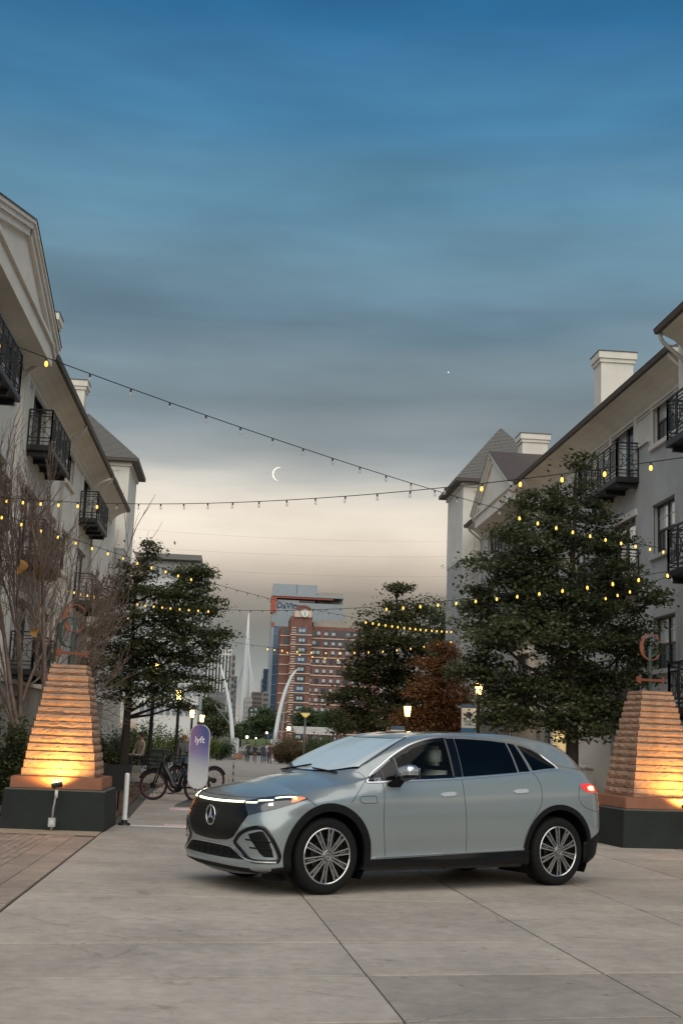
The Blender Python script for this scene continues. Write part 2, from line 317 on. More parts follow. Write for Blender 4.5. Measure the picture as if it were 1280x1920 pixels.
# ---------------------------------------------------------------- apartment buildings either side
CREAM = mat('cream_stucco', (.76, .71, .63), rough=.9, var=.09, vscale=1.3, bump=.15, bscale=90)
GREYST = mat('grey_stucco', (.45, .445, .425), rough=.9, var=.14, vscale=.9, bump=.15, bscale=90)
DKST = mat('grey_base_stone', (.27, .26, .24), rough=.9, var=.2, vscale=1.2, bump=.3, bscale=30)
TRIM = mat('pale_trim', (.72, .68, .61), rough=.8, var=.06, vscale=2, bump=.05, bscale=60)
FRAME = mat('dark_window_frame', (.035, .033, .032), rough=.5)
GLASS = mat('window_glass', (.03, .035, .04), rough=.06, spec=.6, var=.3, vscale=.7)
BLIND = mat('blind_behind_glass', (.60, .60, .57), rough=.25, coat=1, coatr=.05, var=.08, vscale=3)
SCREEN = mat('insect_screen', (.05, .05, .05), rough=.6)
GUTTER = mat('brown_gutter', (.075, .055, .045), rough=.55, var=.2, vscale=3)
SHING = mat('grey_shingle', (.15, .145, .135), rough=.95, var=.4, vscale=14, bump=.5, bscale=25, stretch=(1, 1, 5))
IRON = mat('black_iron', (.018, .018, .02), rough=.5, bump=.1, bscale=80)
DOWN = mat('pale_downpipe', (.52, .49, .43), rough=.6)

class Facade:
    def __init__(s, root, X, o): s.root, s.X, s.o, s.ops = root, X, o, []
    def x(s, d): return s.X + s.o * d
    def box(s, mb, d0, d1, y0, y1, z0, z1): return mb.box(s.x(d0), s.x(d1), y0, y1, z0, z1)
    def part(s, name, mt, *boxes, parent=None, bevel=0):
        b = MB()
        for q in boxes: s.box(b, *q)
        return b.build(name, mt, parent or s.root, bevel=bevel)
    def wall(s, y0, y1, z0, z1, zones, name='wall', depth=.2, X=None):
        "outer face with real openings and reveals; zones = [(z top, material index)]"
        X = s.X if X is None else X
        ops = [q for q in s.ops if q[0] < y1 and q[1] > y0]
        ys = sorted({y0, y1} | {v for q in ops for v in q[:2] if y0 < v < y1}); zs = sorted({z0, z1} | {v for q in ops for v in q[2:4]} | {t for t, _ in zones if z0 < t < z1})
        b = MB()
        for a0, a1 in zip(ys, ys[1:]):
            for c0, c1 in zip(zs, zs[1:]):
                my, mz = (a0 + a1) / 2, (c0 + c1) / 2
                if any(q[0] < my < q[1] and q[2] < mz < q[3] for q in ops): continue
                b.cur = next((i for t, i in zones if mz < t), zones[-1][1]); b.add([(X, a0, c0), (X, a1, c0), (X, a1, c1), (X, a0, c1)], [(0, 1, 2, 3) if s.o < 0 else (3, 2, 1, 0)])
        for (a0, a1, c0, c1, *_) in ops:
            b.cur = next((i for t, i in zones if (c0 + c1) / 2 < t), zones[-1][1]); Xi = X - s.o * depth
            b.add([(X, a0, c0), (X, a1, c0), (X, a1, c1), (X, a0, c1), (Xi, a0, c0), (Xi, a1, c0), (Xi, a1, c1), (Xi, a0, c1)], [(0, 1, 5, 4), (1, 2, 6, 5), (2, 3, 7, 6), (3, 0, 4, 7)])
        # returns to give the block its depth
        b.cur = 0; Xb = X - s.o * 9
        for yy in (y0, y1): b.add([(X, yy, z0), (Xb, yy, z0), (Xb, yy, z1), (X, yy, z1)], [(0, 1, 2, 3)])
        return b.build(name, [GREYST, CREAM, DKST], s.root, fix=False)
    def window(s, y0, y1, z0, z1, trim=True, sill=True, tm=None):
        f = MB(); d0, d1 = -.17, -.10; t = .06; ym = (y0 + y1) / 2; zm = z0 + (z1 - z0) * .48
        for q in ((y0, y0 + t, z0, z1), (y1 - t, y1, z0, z1), (y0 + t, y1 - t, z0, z0 + t), (y0 + t, y1 - t, z1 - t, z1)): s.box(f, d0, d1, *q)
        s.box(f, d0, d1 + .01, ym - t / 2, ym + t / 2, z0 + t, z1 - t); s.box(f, d0, d1 - .01, y0 + t, ym - t / 2, zm - .03, zm + .03); s.box(f, d0, d1 - .01, ym + t / 2, y1 - t, zm - .03, zm + .03)
        w = f.build('window', FRAME, s.root)
        for a, b_ in ((y0 + t, ym - t / 2), (ym + t / 2, y1 - t)):
            p = MB(); s.box(p, -.155, -.14, a, b_, zm + .03, z1 - t); p.build('pane', BLIND, w)
            p = MB(); s.box(p, -.15, -.135, a, b_, z0 + t, zm - .03); p.build('pane', GLASS if (y0 * 7) % 2 < 1 else SCREEN, w)
            m_ = MB(); c = (a + b_) / 2; s.box(m_, -.139, -.128, c - .012, c + .012, zm + .03, z1 - t); s.box(m_, -.139, -.126, a, b_, (zm + z1) / 2 - .012, (zm + z1) / 2 + .012); m_.build('muntin', TRIM, w)
        tm = tm or TRIM
        if trim:
            m_ = MB(); e = .16
            s.box(m_, -.02, .05, y0 - e, y1 + e, z1, z1 + .2); m_.build('lintel', tm, w, bevel=.01)
            for q in ((y0 - e, y0), (y1, y1 + e)): s.part('jamb_trim', tm, (-.02, .045, q[0], q[1], z0, z1), parent=w)
        if sill: s.part('sill', tm, (-.02, .09, y0 - .2, y1 + .2, z0 - .13, z0), parent=w, bevel=.01)
        return w
    def door(s, y0, y1, z0, z1, arch=False):
        f = MB(); t = .07; ym = (y0 + y1) / 2; d0, d1 = -.17, -.09
        for q in ((y0, y0 + t, z0, z1), (y1 - t, y1, z0, z1), (y0 + t, y1 - t, z1 - t, z1)): s.box(f, d0, d1, *q)
        for a, b_ in ((y0 + t, ym), (ym, y1 - t)):
            s.box(f, d0, d1 - .015, a, a + .09, z0, z1 - t); s.box(f, d0, d1 - .015, b_ - .09, b_, z0, z1 - t); s.box(f, d0, d1 - .015, a + .09, b_ - .09, z0, z0 + .25); s.box(f, d0, d1 - .015, a + .09, b_ - .09, z1 - t - .1, z1 - t)
        w = f.build('balcony_door', FRAME, s.root)
        for i, (a, b_) in enumerate(((y0 + t + .09, ym - .09), (ym + .09, y1 - t - .09))):
            p = MB(); s.box(p, -.15, -.135, a, b_, z0 + .25, z1 - t - .1); p.build('pane', BLIND if (int(y0 * 3 + z0) + i) % 2 else GLASS, w)
        if arch:
            n = 14; ya, yb = y0 - .22, y1 + .22; up = [(ya + (yb - ya) * k / n, z1 + .18 + .32 * math.sin(math.pi * k / n)) for k in range(n + 1)]; lo = [(y0 - .02 + (y1 - y0 + .04) * k / n, z1 + .02 + .22 * math.sin(math.pi * k / n)) for k in range(n + 1)]
            m_ = MB(); X0, X1 = s.x(-.02), s.x(.06)
            for k in range(n):
                m_.add([(X, *p) for X in (X0, X1) for p in (lo[k], lo[k + 1], up[k + 1], up[k])], [(0, 1, 2, 3), (4, 5, 6, 7), (0, 1, 5, 4), (2, 3, 7, 6)])
            m_.build('arch_trim', TRIM, w)
            for q in ((y0 - .22, y0), (y1, y1 + .22)): s.part('jamb_trim', TRIM, (-.02, .06, q[0], q[1], z0, z1 + .02), parent=w)
        else: s.part('lintel', TRIM, (-.02, .05, y0 - .15, y1 + .15, z1, z1 + .2), parent=w, bevel=.01)
        return w
    def balcony(s, y0, y1, z, dep=.68, h=.98):
        b = MB(); s.box(b, 0, dep, y0, y1, z - .16, z); o = b.build('balcony', IRON, s.root, bevel=.01)
        n = max(3, int((y1 - y0) / .8))
        for k in range(n): yy = y0 + .2 + (y1 - y0 - .4) * k / (n - 1); s.part('joist', IRON, (0, dep - .1, yy - .05, yy + .05, z - .28, z - .16), parent=o)
        r = MB()
        def run(p0, p1, cross):
            p0, p1 = Vector(p0), Vector(p1); L_ = (p1 - p0).length; d = (p1 - p0) / L_
            for zz, th in ((h, .045), (h - .10, .025), (h - .18, .025), (.10, .025), (.20, .03)): r.bar(p0 + Vector((0, 0, zz)), p1 + Vector((0, 0, zz)), th * .8, th)
            n_ = max(1, round(L_ / .62))
            for i in range(n_ + 1): q = p0 + d * (L_ * i / n_); r.bar(q, q + Vector((0, 0, h)), .04)
            for i in range(n_):
                a, c = p0 + d * (L_ * i / n_), p0 + d * (L_ * (i + 1) / n_); up = Vector((0, 0, 1))
                if (i + cross) % 2 == 0:
                    r.bar(a + up * .2, c + up * (h - .18), .018); r.bar(a + up * (h - .18), c + up * .2, .018); m_ = (a + c) / 2 + up * (h / 2 + .01); e = d * (L_ / n_ * .22)
                    for u, v in ((m_ - e - up * .14, m_ + e - up * .14), (m_ - e + up * .14, m_ + e + up * .14), (m_ - e - up * .14, m_ - e + up * .14), (m_ + e - up * .14, m_ + e + up * .14)): r.bar(u, v, .016)
                    r.bar(a + up * (h / 2), c + up * (h / 2), .016)
                else:
                    for k in range(1, 6): q = a.lerp(c, k / 6); r.bar(q + up * .2, q + up * (h - .18), .015)
        e = .04; X0, X1 = s.x(.02), s.x(dep - e)
        run((X0, y0 + e, z), (X1, y0 + e, z), 0); run((X1, y0 + e, z), (X1, y1 - e, z), 1); run((X1, y1 - e, z), (X0, y1 - e, z), 0)
        r.build('railing', IRON, o, fix=False)
        return o
    def eave(s, y0, y1, zt=11.42, over=.82):
        "coved cornice with gutter, then the roof behind"
        pr = [(0.0, zt - .62), (.06, zt - .62), (.07, zt - .54), (.03, zt - .52), (.10, zt - .46), (.20, zt - .34), (.36, zt - .22), (.56, zt - .13), (over - .12, zt - .09), (over - .12, zt - .02), (0, zt - .02)]
        b = MB(); b.prism([(s.x(d), y0, z) for d, z in pr], (0, y1 - y0, 0)); c = b.build('cornice', CREAM, s.root)
        g_ = MB(); g_.prism([(s.x(d), y0 - .03, z) for d, z in ((over - .12, zt - .10), (over - .02, zt - .10), (over + .02, zt + .02), (over - .12, zt + .02))], (0, y1 - y0 + .06, 0)); g_.build('gutter', GUTTER, s.root)
        r = MB(); r.prism([(s.x(d), y0, z) for d, z in ((over - .12, zt + .02), (over - .12, zt - .02), (-9, zt - .02), (-9, zt + 2.6), (-5, zt + 2.6))], (0, y1 - y0, 0)); r.build('roof', SHING, s.root)
        m_ = MB(); s.box(m_, -.01, .05, y0, y1, zt - .70, zt - .66); m_.build('moulding', TRIM, s.root)
    def downpipe(s, y, zt=11.35, zb=0, over=.8):
        b = MB(); b.tube([(s.x(over - .1), y, zt), (s.x(over - .1), y, zt - .12), (s.x(over - .18), y, zt - .24), (s.x(.16), y, zt - .62), (s.x(.1), y, zt - .78), (s.x(.1), y, zb)], .05, 10); b.build('downpipe', DOWN, s.root, smooth=True)
    def chimney(s, y0, y1, d0, d1, zb, zt):
        o = s.part('chimney', GREYST if False else CREAM, (d0, d1, y0, y1, zb, zt)); e = .10
        s.part('chimney_cap', CREAM, (d0 - e * .5, d1 + e * .5, y0 - e * .5, y1 + e * .5, zt, zt + .13), parent=o); s.part('chimney_cap', CREAM, (d0 - e, d1 + e, y0 - e, y1 + e, zt + .13, zt + .36), parent=o); s.part('chimney_cap', GUTTER, (d0 - e - .02, d1 + e + .02, y0 - e - .02, y1 + e + .02, zt + .36, zt + .39), parent=o)
    def gable(s, ya, yb, zb, zp, d=.66):
        "pediment over the facade with raking cornice and flat soffit band"
        ym = (ya + yb) / 2; X1, X0 = s.x(d), s.x(-.5)
        b = MB(); b.prism([(s.x(d - .10), ya + .3, zb), (s.x(d - .10), yb - .3, zb), (s.x(d - .10), ym, zp - .25)], (X0 - X1, 0, 0)); o = b.build('pediment', CREAM, s.root)
        for (p, q) in (((ya, zb), (ym, zp)), ((yb, zb), (ym, zp))):
            p, q = Vector((0, *p)), Vector((0, *q)); u = (q - p).normalized(); nrm = Vector((0, -u.z, u.y)); nrm = nrm if nrm.z > 0 else -nrm
            for dd, t0, t1, m_ in ((d + .12, .07, .10, GUTTER), (d + .10, -.02, .07, TRIM), (d + .06, -.14, -.02, TRIM), (d, -.30, -.14, TRIM)):
                k = MB(); pp = [p + nrm * t0, q + nrm * t0, q + nrm * t1, p + nrm * t1]; k.prism([(s.x(dd), v.y, v.z) for v in pp], (s.x(-3.5) - s.x(dd), 0, 0)); k.build('raking_cornice', m_, o)
        f = MB(); s.box(f, -.3, d + .02, ya + .25, yb - .25, zb - .10, zb); f.build('pediment_moulding', TRIM, o)
        f = MB(); s.box(f, .0, d - .06, ya + .3, yb - .3, zb - .55, zb - .10); f.build('entablature', CREAM, o)
    def tower(s, X0, X1, y0, y1, zt, apex, ov=.45):
        b = MB(); b.cur = 0; b.box(X0, X1, y0, y1, 0, 10.0); b.cur = 1; b.box(X0 - .03, X1 + .03, y0 - .03, y1 + .03, 10.0, zt); o = b.build('tower', [GREYST, CREAM], s.root)
        f = MB(); f.box(X0 - .12, X1 + .12, y0 - .12, y1 + .12, zt - .30, zt - .1); f.build('tower_moulding', TRIM, o)
        for (a0, a1) in ((X0 + .5, (X0 + X1) / 2 - .15), ((X0 + X1) / 2 + .15, X1 - .5)):
            for (c0, c1) in ((10.4, 11.9), (12.1, zt - .5)):
                f = MB()
                for q in ((a0, a1, c0, c0 + .05), (a0, a1, c1 - .05, c1), (a0, a0 + .05, c0, c1), (a1 - .05, a1, c0, c1)): f.box(q[0], q[1], y0 - .07, y0 - .02, q[2], q[3])
                f.build('panel_moulding', TRIM, o)
        f = MB(); f.box(X0 - ov, X1 + ov, y0 - ov, y1 + ov, zt - .1, zt + .04); f.build('tower_eave', GUTTER, o)
        # shingle courses stepped up the four slopes
        r = MB(); n = 36; cx, cy = (X0 + X1) / 2, (y0 + y1) / 2
        for k in range(n):
            t0, t1 = k / n, (k + 1) / n; e0 = [((X0 - ov) + (apex[0] - X0 + ov) * t0, (X1 + ov) + (apex[0] - X1 - ov) * t0, (y0 - ov) + (apex[1] - y0 + ov) * t0, (y1 + ov) + (apex[1] - y1 - ov) * t0)][0]; e1 = ((X0 - ov) + (apex[0] - X0 + ov) * t1, (X1 + ov) + (apex[0] - X1 - ov) * t1, (y0 - ov) + (apex[1] - y0 + ov) * t1, (y1 + ov) + (apex[1] - y1 - ov) * t1)
            z0, z1 = zt + .04 + (apex[2] - zt) * t0, zt + .04 + (apex[2] - zt) * t1 - .0; l = .012
            lo = [(e0[0] - l, e0[2] - l, z0 + l), (e0[1] + l, e0[2] - l, z0 + l), (e0[1] + l, e0[3] + l, z0 + l), (e0[0] - l, e0[3] + l, z0 + l)]; hi = [(e1[0], e1[2], z1), (e1[1], e1[2], z1), (e1[1], e1[3], z1), (e1[0], e1[3], z1)]; bs = [(p[0] + (.02 if p[0] < cx else -.02), p[1] + (.02 if p[1] < cy else -.02), z0) for p in lo]
            for i in range(4):
                j = (i + 1) % 4; r.add([lo[i], lo[j], hi[j], hi[i]], [(0, 1, 2, 3)]); r.add([bs[i], bs[j], lo[j], lo[i]], [(0, 1, 2, 3)])
        r.build('tower_roof', SHING, o, fix=False)

ROWW = [(9.72, 11.0), (6.70, 8.05), (3.65, 5.02)]; ROWD = [(9.12, 11.05), (6.08, 8.05), (3.03, 5.0)]
ZON = [(2.75, 2), (9.93, 0), (99, 1)]
# ---- right-hand building
RB = empty('apartment_building', (11, 45, 0)); RB['label'] = 'grey and cream stucco apartment building with a lit entry door behind the broad leafy tree'; RB['category'] = 'apartment building'
RB.location = (0, 0, 0)
F = Facade(RB, 11.0, -1)
wins = [(31.15, 32.9), (42.95, 44.5), (54.1, 55.6), (39.5, 41.0)]; drs = [(34.5, 36.7), (47.5, 49.7)]
for a in wins:
    for r_ in ROWW: F.ops.append((*a, *r_))
for a in drs:
    for r_ in ROWD: F.ops.append((*a, *r_))
GW = [(33.0, 34.5, .95, 2.35), (43.2, 44.7, .95, 2.35), (50, 51.5, .95, 2.35)]; ENT = (37.45, 38.55, .02, 2.15)
F.ops += GW + [ENT]
F.wall(28.9, 57.5, 0, 11.42, ZON)
for a in wins:
    for r_ in ROWW: F.window(*a, *r_, tm=TRIM if r_[0] > 9 else GREYST)
for a in drs:
    for k, r_ in enumerate(ROWD): F.door(*a, *r_, arch=(k == 0)); F.balcony(a[0] - .35, a[1] + 1.3, r_[0] - .02)
for a in GW: F.window(*a, tm=DKST)
F.eave(29.42, 46.9); F.eave(55.2, 57.4)
F.downpipe(29.6); F.downpipe(45.6); F.downpipe(56.9)
F.chimney(40.2, 41.05, -1.75, -.65, 11.5, 14.3); F.chimney(51.95, 52.8, -1.75, -.65, 11.5, 14.25)
F.gable(47.1, 55.1, 11.42, 13.45, .85)
F.tower(10.3, 14.6, 58.3, 62.6, 13.75, (12.45, 60.4, 16.9))
F.part('belt_course', TRIM, (-.01, .06, 33.3, 34.1, 9.93, 10.03)); F.part('belt_course', TRIM, (-.01, .05, 28.9, 57.4, 2.68, 2.85))
# projecting bay at the near end, with stacked balconies
FB = Facade(RB, 10.3, -1); FB.ops += [(24.4, 26.6, *r_) for r_ in ROWD]; FB.wall(19, 28.95, 0, 11.42, ZON, 'bay_wall')
for r_ in ROWD: FB.door(24.4, 26.6, *r_); FB.balcony(22.2, 27.95, r_[0] - .5)
FB.eave(19, 28.3); FB.downpipe(28.2, 11.32)
for z in (8.35, 5.6): 
    c_ = MB(); c_.box(10.86, 10.99, 29.7, 29.85, z, z + .16); c_.build('wall_lamp', mat('lamp_shell', (.6, .6, .58)), RB, bevel=.02)
# entry with lit porch
EN = F.part('entry_door', mat('brown_door', (.05, .032, .022), rough=.5), (-.16, -.10, 37.5, 38.5, .02, 2.1))
for k in range(3): F.part('door_panel', mat('brown_door', (.05, .032, .022)), (-.10, -.085, 37.62, 38.38, .2 + .62 * k, .7 + .62 * k), parent=EN, bevel=.008)
F.part('porch_pier', CREAM, (0, 1.1, 36.85, 37.15, 0, 2.5)); F.part('porch_pier', CREAM, (.2, 1.1, 39.3, 39.55, 0, 2.5)); F.part('porch_roof', CREAM, (0, 1.3, 36.7, 39.8, 2.5, 2.72)); F.part('porch_wall', TRIM, (.95, 1.15, 35.3, 36.84, 0, 1.0)); F.part('porch_coping', TRIM, (.9, 1.2, 35.25, 36.84, 1.0, 1.07))
pl_ = MB(); pl_.lathe([(.0, .0), (.10, .0), (.12, .05), (.10, .08), (0, .08)], 14, c=(10.45, 38.2, 2.41)); PLAMP = pl_.build('porch_lamp', mat('porch_glow', (1, .85, .5), emit=(1, .72, .28), estr=8), RB)
ld = bpy.data.lights.new('porch_light', 'POINT'); ld.energy = 14; ld.color = (1, .72, .32); ld.shadow_soft_size = .1; lo = bpy.data.objects.new('porch_light', ld); COL.objects.link(lo); lo.location = (10.4, 38.2, 2.3); lo.parent = RB
# ---- left-hand building
LB = empty('apartment_building'); tag(LB, 'cream stucco apartment building with a big gable rising behind the bare tree', 'apartment building')
F = Facade(LB, -6.0, 1)
wins = [(42.4, 44.2), (53.0, 54.5), (30.4, 31.9), (39.3, 40.9)]; drs = [(34.8, 37.2), (46.9, 49.2), (25.8, 28.2)]
for a in wins:
    for r_ in ROWW: F.ops.append((*a, *r_))
for a in drs:
    for r_ in ROWD: F.ops.append((*a, *r_))
GW = [(26.2, 27.6, .95, 2.35), (30.2, 31.5, .75, 2.35), (35.0, 36.6, .95, 2.35), (43.2, 44.7, .95, 2.35)]
F.ops += GW
F.wall(18, 60, 0, 11.42, [(2.75, 2), (5.6, 0), (99, 1)])
for a in wins:
    for r_ in ROWW: F.window(*a, *r_)
for a in drs:
    for k, r_ in enumerate(ROWD): F.door(*a, *r_, arch=(k == 0)); F.balcony(a[0] - .35 - (1.0 if a[0] < 30 else 0), a[1] + 1.1, r_[0] + .02)
for a in GW: F.window(*a, tm=DKST)
F.eave(32.6, 50.0); F.eave(50.3, 58.0); F.downpipe(41.2); F.downpipe(50.15); F.downpipe(32.8)
F.part('pilaster', CREAM, (-.02, .14, 32.7, 33.5, 2.8, 10.7)); F.part('pilaster', CREAM, (-.02, .14, 18.2, 24.2, 2.8, 10.7)); F.part('belt_course', TRIM, (-.01, .08, 18, 60, 2.68, 2.88)); F.part('bay_panel', GREYST, (-.02, .05, 28.6, 30.0, 2.9, 9.9))
F.chimney(40.3, 41.1, -1.6, -.4, 11.5, 14.45); F.chimney(48.6, 49.4, -1.6, -.4, 11.5, 14.5)
F.gable(22.8, 33.0, 11.4, 12.85, .85)
F.tower(-10.4, -5.6, 60.6, 65.0, 14.3, (-8.0, 62.8, 17.0))
# ---------------------------------------------------------------- the far side of the river
def px_box(mb, x0, y0, x1, y1, Y, dep=20, lean=True):
    "box whose near face spans two surveyed corners at distance Y"
    a, b = at(x0, y0, Y), at(x1, y1, Y); mb.box(a.x, b.x, Y, Y + dep, b.z, a.z); return a, b
RBRICK = mat('red_brick', (.21, .098, .078), rough=.9, var=.2, vscale=.6)
STONEB = mat('cream_stone_band', (.62, .50, .40), rough=.8)
BLUEGL = mat('blue_curtain_glass', (.05, .10, .17), rough=.10, spec=.8, var=.35, vscale=.12)
GREYGL = mat('grey_curtain_glass', (.20, .235, .27), rough=.15, spec=.8, var=.15, vscale=.1)
BEIGE = mat('beige_panel', (.34, .30, .25), rough=.85, var=.08, vscale=.2)
WHITEP = mat('white_precast', (.62, .61, .58), rough=.7)
DKWIN = mat('dark_far_window', (.035, .045, .055), rough=.12, spec=.7)
PALEWIN = mat('pale_far_window', (.40, .45, .47), rough=.2, spec=.6)
ORANGE = mat('orange_frame', (.38, .085, .05), rough=.6)
ROOFG = mat('flat_roof_grey', (.18, .17, .16), rough=.9)
# clock-tower apartment block in red brick
BY = 400
CB = empty('brick_building'); tag(CB, 'red brick apartment block with cream bands and a round clock on its tower', 'building')
def bpart(name, mt, boxes, parent=None):
    m_ = MB()
    for (x0, y0, x1, y1, d0, d1) in boxes:
        a, b = at(x0, y0, BY), at(x1, y1, BY); m_.box(a.x, b.x, BY - d0, BY + d1, b.z, a.z)
    return m_.build(name, mt, parent or CB)
lx = lambda x, y: x - (y - 1250) * .047       # plumb lines lean with height in the survey photo
def X_(x): return at(x, 1250, BY).x
def Z_(y, x=590): return at(x, y, BY).z
def bb(name, mt, x0, x1, y0, y1, d0, d1, parent=None):
    m_ = MB(); m_.box(X_(x0), X_(x1), BY - d0, BY + d1, Z_(y1), Z_(y0)); return m_.build(name, mt, parent or CB)
bb('wing', RBRICK, 523, 541, 1178, 1400, 0, 18); bb('tower_shaft', RBRICK, 541, 581, 1158, 1400, 3, 18); bb('upper_block', RBRICK, 581, 712, 1174, 1400, -1, 20); bb('lower_block', RBRICK, 574, 712, 1243, 1400, 2.5, -1.2)
bb('attic', BEIGE, 602, 712, 1161, 1174, -1.5, 20); bb('penthouse', BEIGE, 585, 602, 1164, 1180, -1.5, 18)
hd = bb('clock_housing', STONEB, 547, 579, 1146, 1160, 3.4, 12)
m_ = MB(); cx, cz = X_(566), Z_(1153); n = 20
m_.prism([(X_(548), BY - 3.5, Z_(1147)), (X_(578), BY - 3.5, Z_(1147))] + [(X_(563) + (X_(578) - X_(563)) * math.cos(R(a)), BY - 3.5, Z_(1147) + 1.6 * math.sin(R(a))) for a in range(20, 180, 20)], (0, 8, 0)); m_.build('clock_gable', RBRICK, CB)
m_ = MB(); m_.lathe([(0, -.2), (1.15, -.2), (1.25, 0), (1.25, .3)], 24, c=(cx, BY - 3.7, cz), axis='y'); ck = m_.build('clock', mat('clock_face', (.72, .72, .68), rough=.6), CB)
m_ = MB(); m_.bar((cx, BY - 3.95, cz), (cx - .05, BY - 3.95, cz - .75), .12); m_.bar((cx, BY - 3.95, cz), (cx + .12, BY - 3.95, cz + .5), .12); m_.build('clock_hands', IRON, ck)
for k in range(12):
    y = 1187 + 18 * k
    bb('stone_band', STONEB, 522.5, 541, y + 6.5, y + 8.2, .25, -.05); bb('stone_band', STONEB, 540.5, 581.5, y + 5, y + 6.7, 3.3, -2.95)
    if y < 1240: bb('stone_band', STONEB, 581, 712, y + 8.5, y + 10.2, -.75, 1.1)
    else: bb('stone_band', STONEB, 573.5, 712, y + 7, y + 8.7, 2.8, -2.45)
    g_ = bb('window', DKWIN if k % 3 else BLUEGL, 554, 571.5, y - 8, y + 4.5, 3.25, -2.9); bb('mullion', FRAME, 562, 563, y - 8, y + 4.5, 3.4, -3.2, g_); bb('pane', PALEWIN, 557, 568, y - 5, y + .5, 3.33, -3.2, g_)
    for q in range(3): bb('quoin', STONEB, 543, 551, y - 8 + 4.6 * q, y - 6.4 + 4.6 * q, 3.2, -2.95)
    if k < 2: bb('loggia', DKWIN, 529, 540, y - 5, y + 4, .12, -.02)
    cols = [582.5, 591] if y < 1240 else []
    if y < 1240: cols += [605, 619, 632, 646, 660, 674, 688]
    else: cols += [576, 589, 602, 615.5, 629, 643, 657, 671]
    for j, x in enumerate(cols):
        big = y < 1215 and x > 600; dd = -.85 if y < 1240 else 2.65
        w_ = bb('window', DKWIN, x, x + (11 if big else 8.2), y - (7 if big else 4.5), y + (6 if big else 5), dd, -dd + .1)
        if (k * 5 + j * 3) % 4: bb('pane', PALEWIN, x + 1, x + 7.2, y - (2 if big else 3.5), y + (3 if big else 2.5), dd + .1, -dd - .05, w_)
# glass tower behind it with an orange frame and a rooftop box
GY = 520
GT = empty('glass_tower'); tag(GT, 'glass office tower with an orange corner frame rising behind the brick clock block', 'building')
def gp(name, mt, x0, x1, y0, y1, d0=0, d1=30, parent=None):
    m_ = MB(); f_ = lambda x: at(x, 1230, GY).x; m_.box(f_(x0), f_(x1), GY - d0, GY + d1, at(600, y1, GY).z, at(600, y0, GY).z); return m_.build(name, mt, parent or GT)
gp('glass_shaft', BLUEGL, 511, 536, 1178, 1400); gp('side_fin', GREYGL, 506.5, 511, 1150, 1400, .3)
for k in range(4): gp('mullion', FRAME, 514 + 5.2 * k, 514.4 + 5.2 * k, 1178, 1400, .4, 0)
for k in range(11): gp('floor_line', GREYGL, 511, 536, 1192 + 19 * k, 1193 + 19 * k, .3, 0)
gp('sign_panel', GREYGL, 511, 556, 1128, 1178, .3); gp('upper_floor', GREYGL, 553, 640, 1132, 1170, .1)
gp('frame_corner', ORANGE, 503.5, 513, 1122, 1153, 1.2, 6); gp('frame_top', ORANGE, 513, 620, 1121.5, 1125, 1.2, 6); gp('frame_cap', GREYGL, 504, 640, 1117.5, 1121.5, 1.6, 28); gp('frame_foot', ORANGE, 506, 511.5, 1171, 1178, .8, 4)
gp('rooftop_box', GREYGL, 507, 592, 1094, 1117.5, -8, 26); gp('rooftop_joint', FRAME, 552, 552.6, 1094, 1117.5, -7.7, 8); gp('rooftop_house', BEIGE, 592, 640, 1109, 1140, -4, 22); gp('louvre', ROOFG, 601, 634, 1119, 1127, -3.6, 4)
p = at(535, 1230, GY); text_mesh('DaVita', 'lettering', mat('sign_navy', (.03, .06, .13), rough=.5), 3.3, GT, .1, .04, mw=frame_mat((p.x, GY - .6, at(600, 1139, GY).z), (1, 0, 0), (0, 0, 1)))
# other towers downtown
def tower_px(label, x0, x1, y0, Y, wall_, win, cols, rows, dep=30, vertical=False, name='office_tower', y1=1400):
    t = empty(name); tag(t, label, 'building'); f_ = lambda x: at(x, 1300, Y).x; z = lambda y: at((x0 + x1) / 2, y, Y).z
    m_ = MB(); m_.box(f_(x0), f_(x1), Y, Y + dep, z(y1), z(y0)); m_.build('wall', wall_, t)
    W_ = (f_(x1) - f_(x0)); H_ = z(y0) - z(1345)
    if vertical:
        for i in range(cols):
            m_ = MB(); xa = f_(x0) + W_ * (i + .28) / cols; m_.box(xa, xa + W_ / cols * .5, Y - .25, Y + .2, z(y1), z(y0) - H_ * .09); m_.build('window_strip', win, t)
            m_ = MB(); m_.box(xa + .1 * W_ / cols, xa + W_ / cols * .42, Y - .25, Y + .2, z(y0) - H_ * .06, z(y0) - H_ * .02); m_.build('louvre', win, t)
    else:
        for j in range(rows):
            for i in range(cols):
                m_ = MB(); xa = f_(x0) + W_ * (i + .2) / cols; za = z(y0) - H_ * (j + .85) / rows; m_.box(xa, xa + W_ / cols * .6, Y - .15, Y + .2, za, za + H_ / rows * .55); m_.build('window', win, t)
    return t
tower_px('white high-rise with tall dark vertical window strips', 381, 431, 1216, 700, WHITEP, DKWIN, 8, 1, vertical=True)
tower_px('narrow tan stone tower beside the white striped high-rise', 429, 438, 1226, 720, BEIGE, DKWIN, 2, 9)
tower_px('slim blue grey glass tower next to the tan stone tower', 436, 443, 1268, 740, BLUEGL, GREYGL, 1, 8)
tower_px('dark blue glass tower beside the office tower with the orange frame', 492, 502, 1254, 560, BLUEGL, DKWIN, 2, 9)
tower_px('pale grey slab tower edging the dark blue glass tower', 489.5, 493, 1272, 565, GREYGL, DKWIN, 1, 8)
tower_px('low brown office block with small dark windows near the cable mast', 473, 491, 1297, 480, mat('brown_stucco', (.20, .165, .14), rough=.9), DKWIN, 4, 6)
tower_px('small grey block with pale windows at the foot of the cable mast', 459, 474, 1308, 460, BEIGE, PALEWIN, 3, 4)
tower_px('grey stone building with an arched dark opening beside the blue glass', 494, 503, 1297, 440, BEIGE, DKWIN, 2, 5)
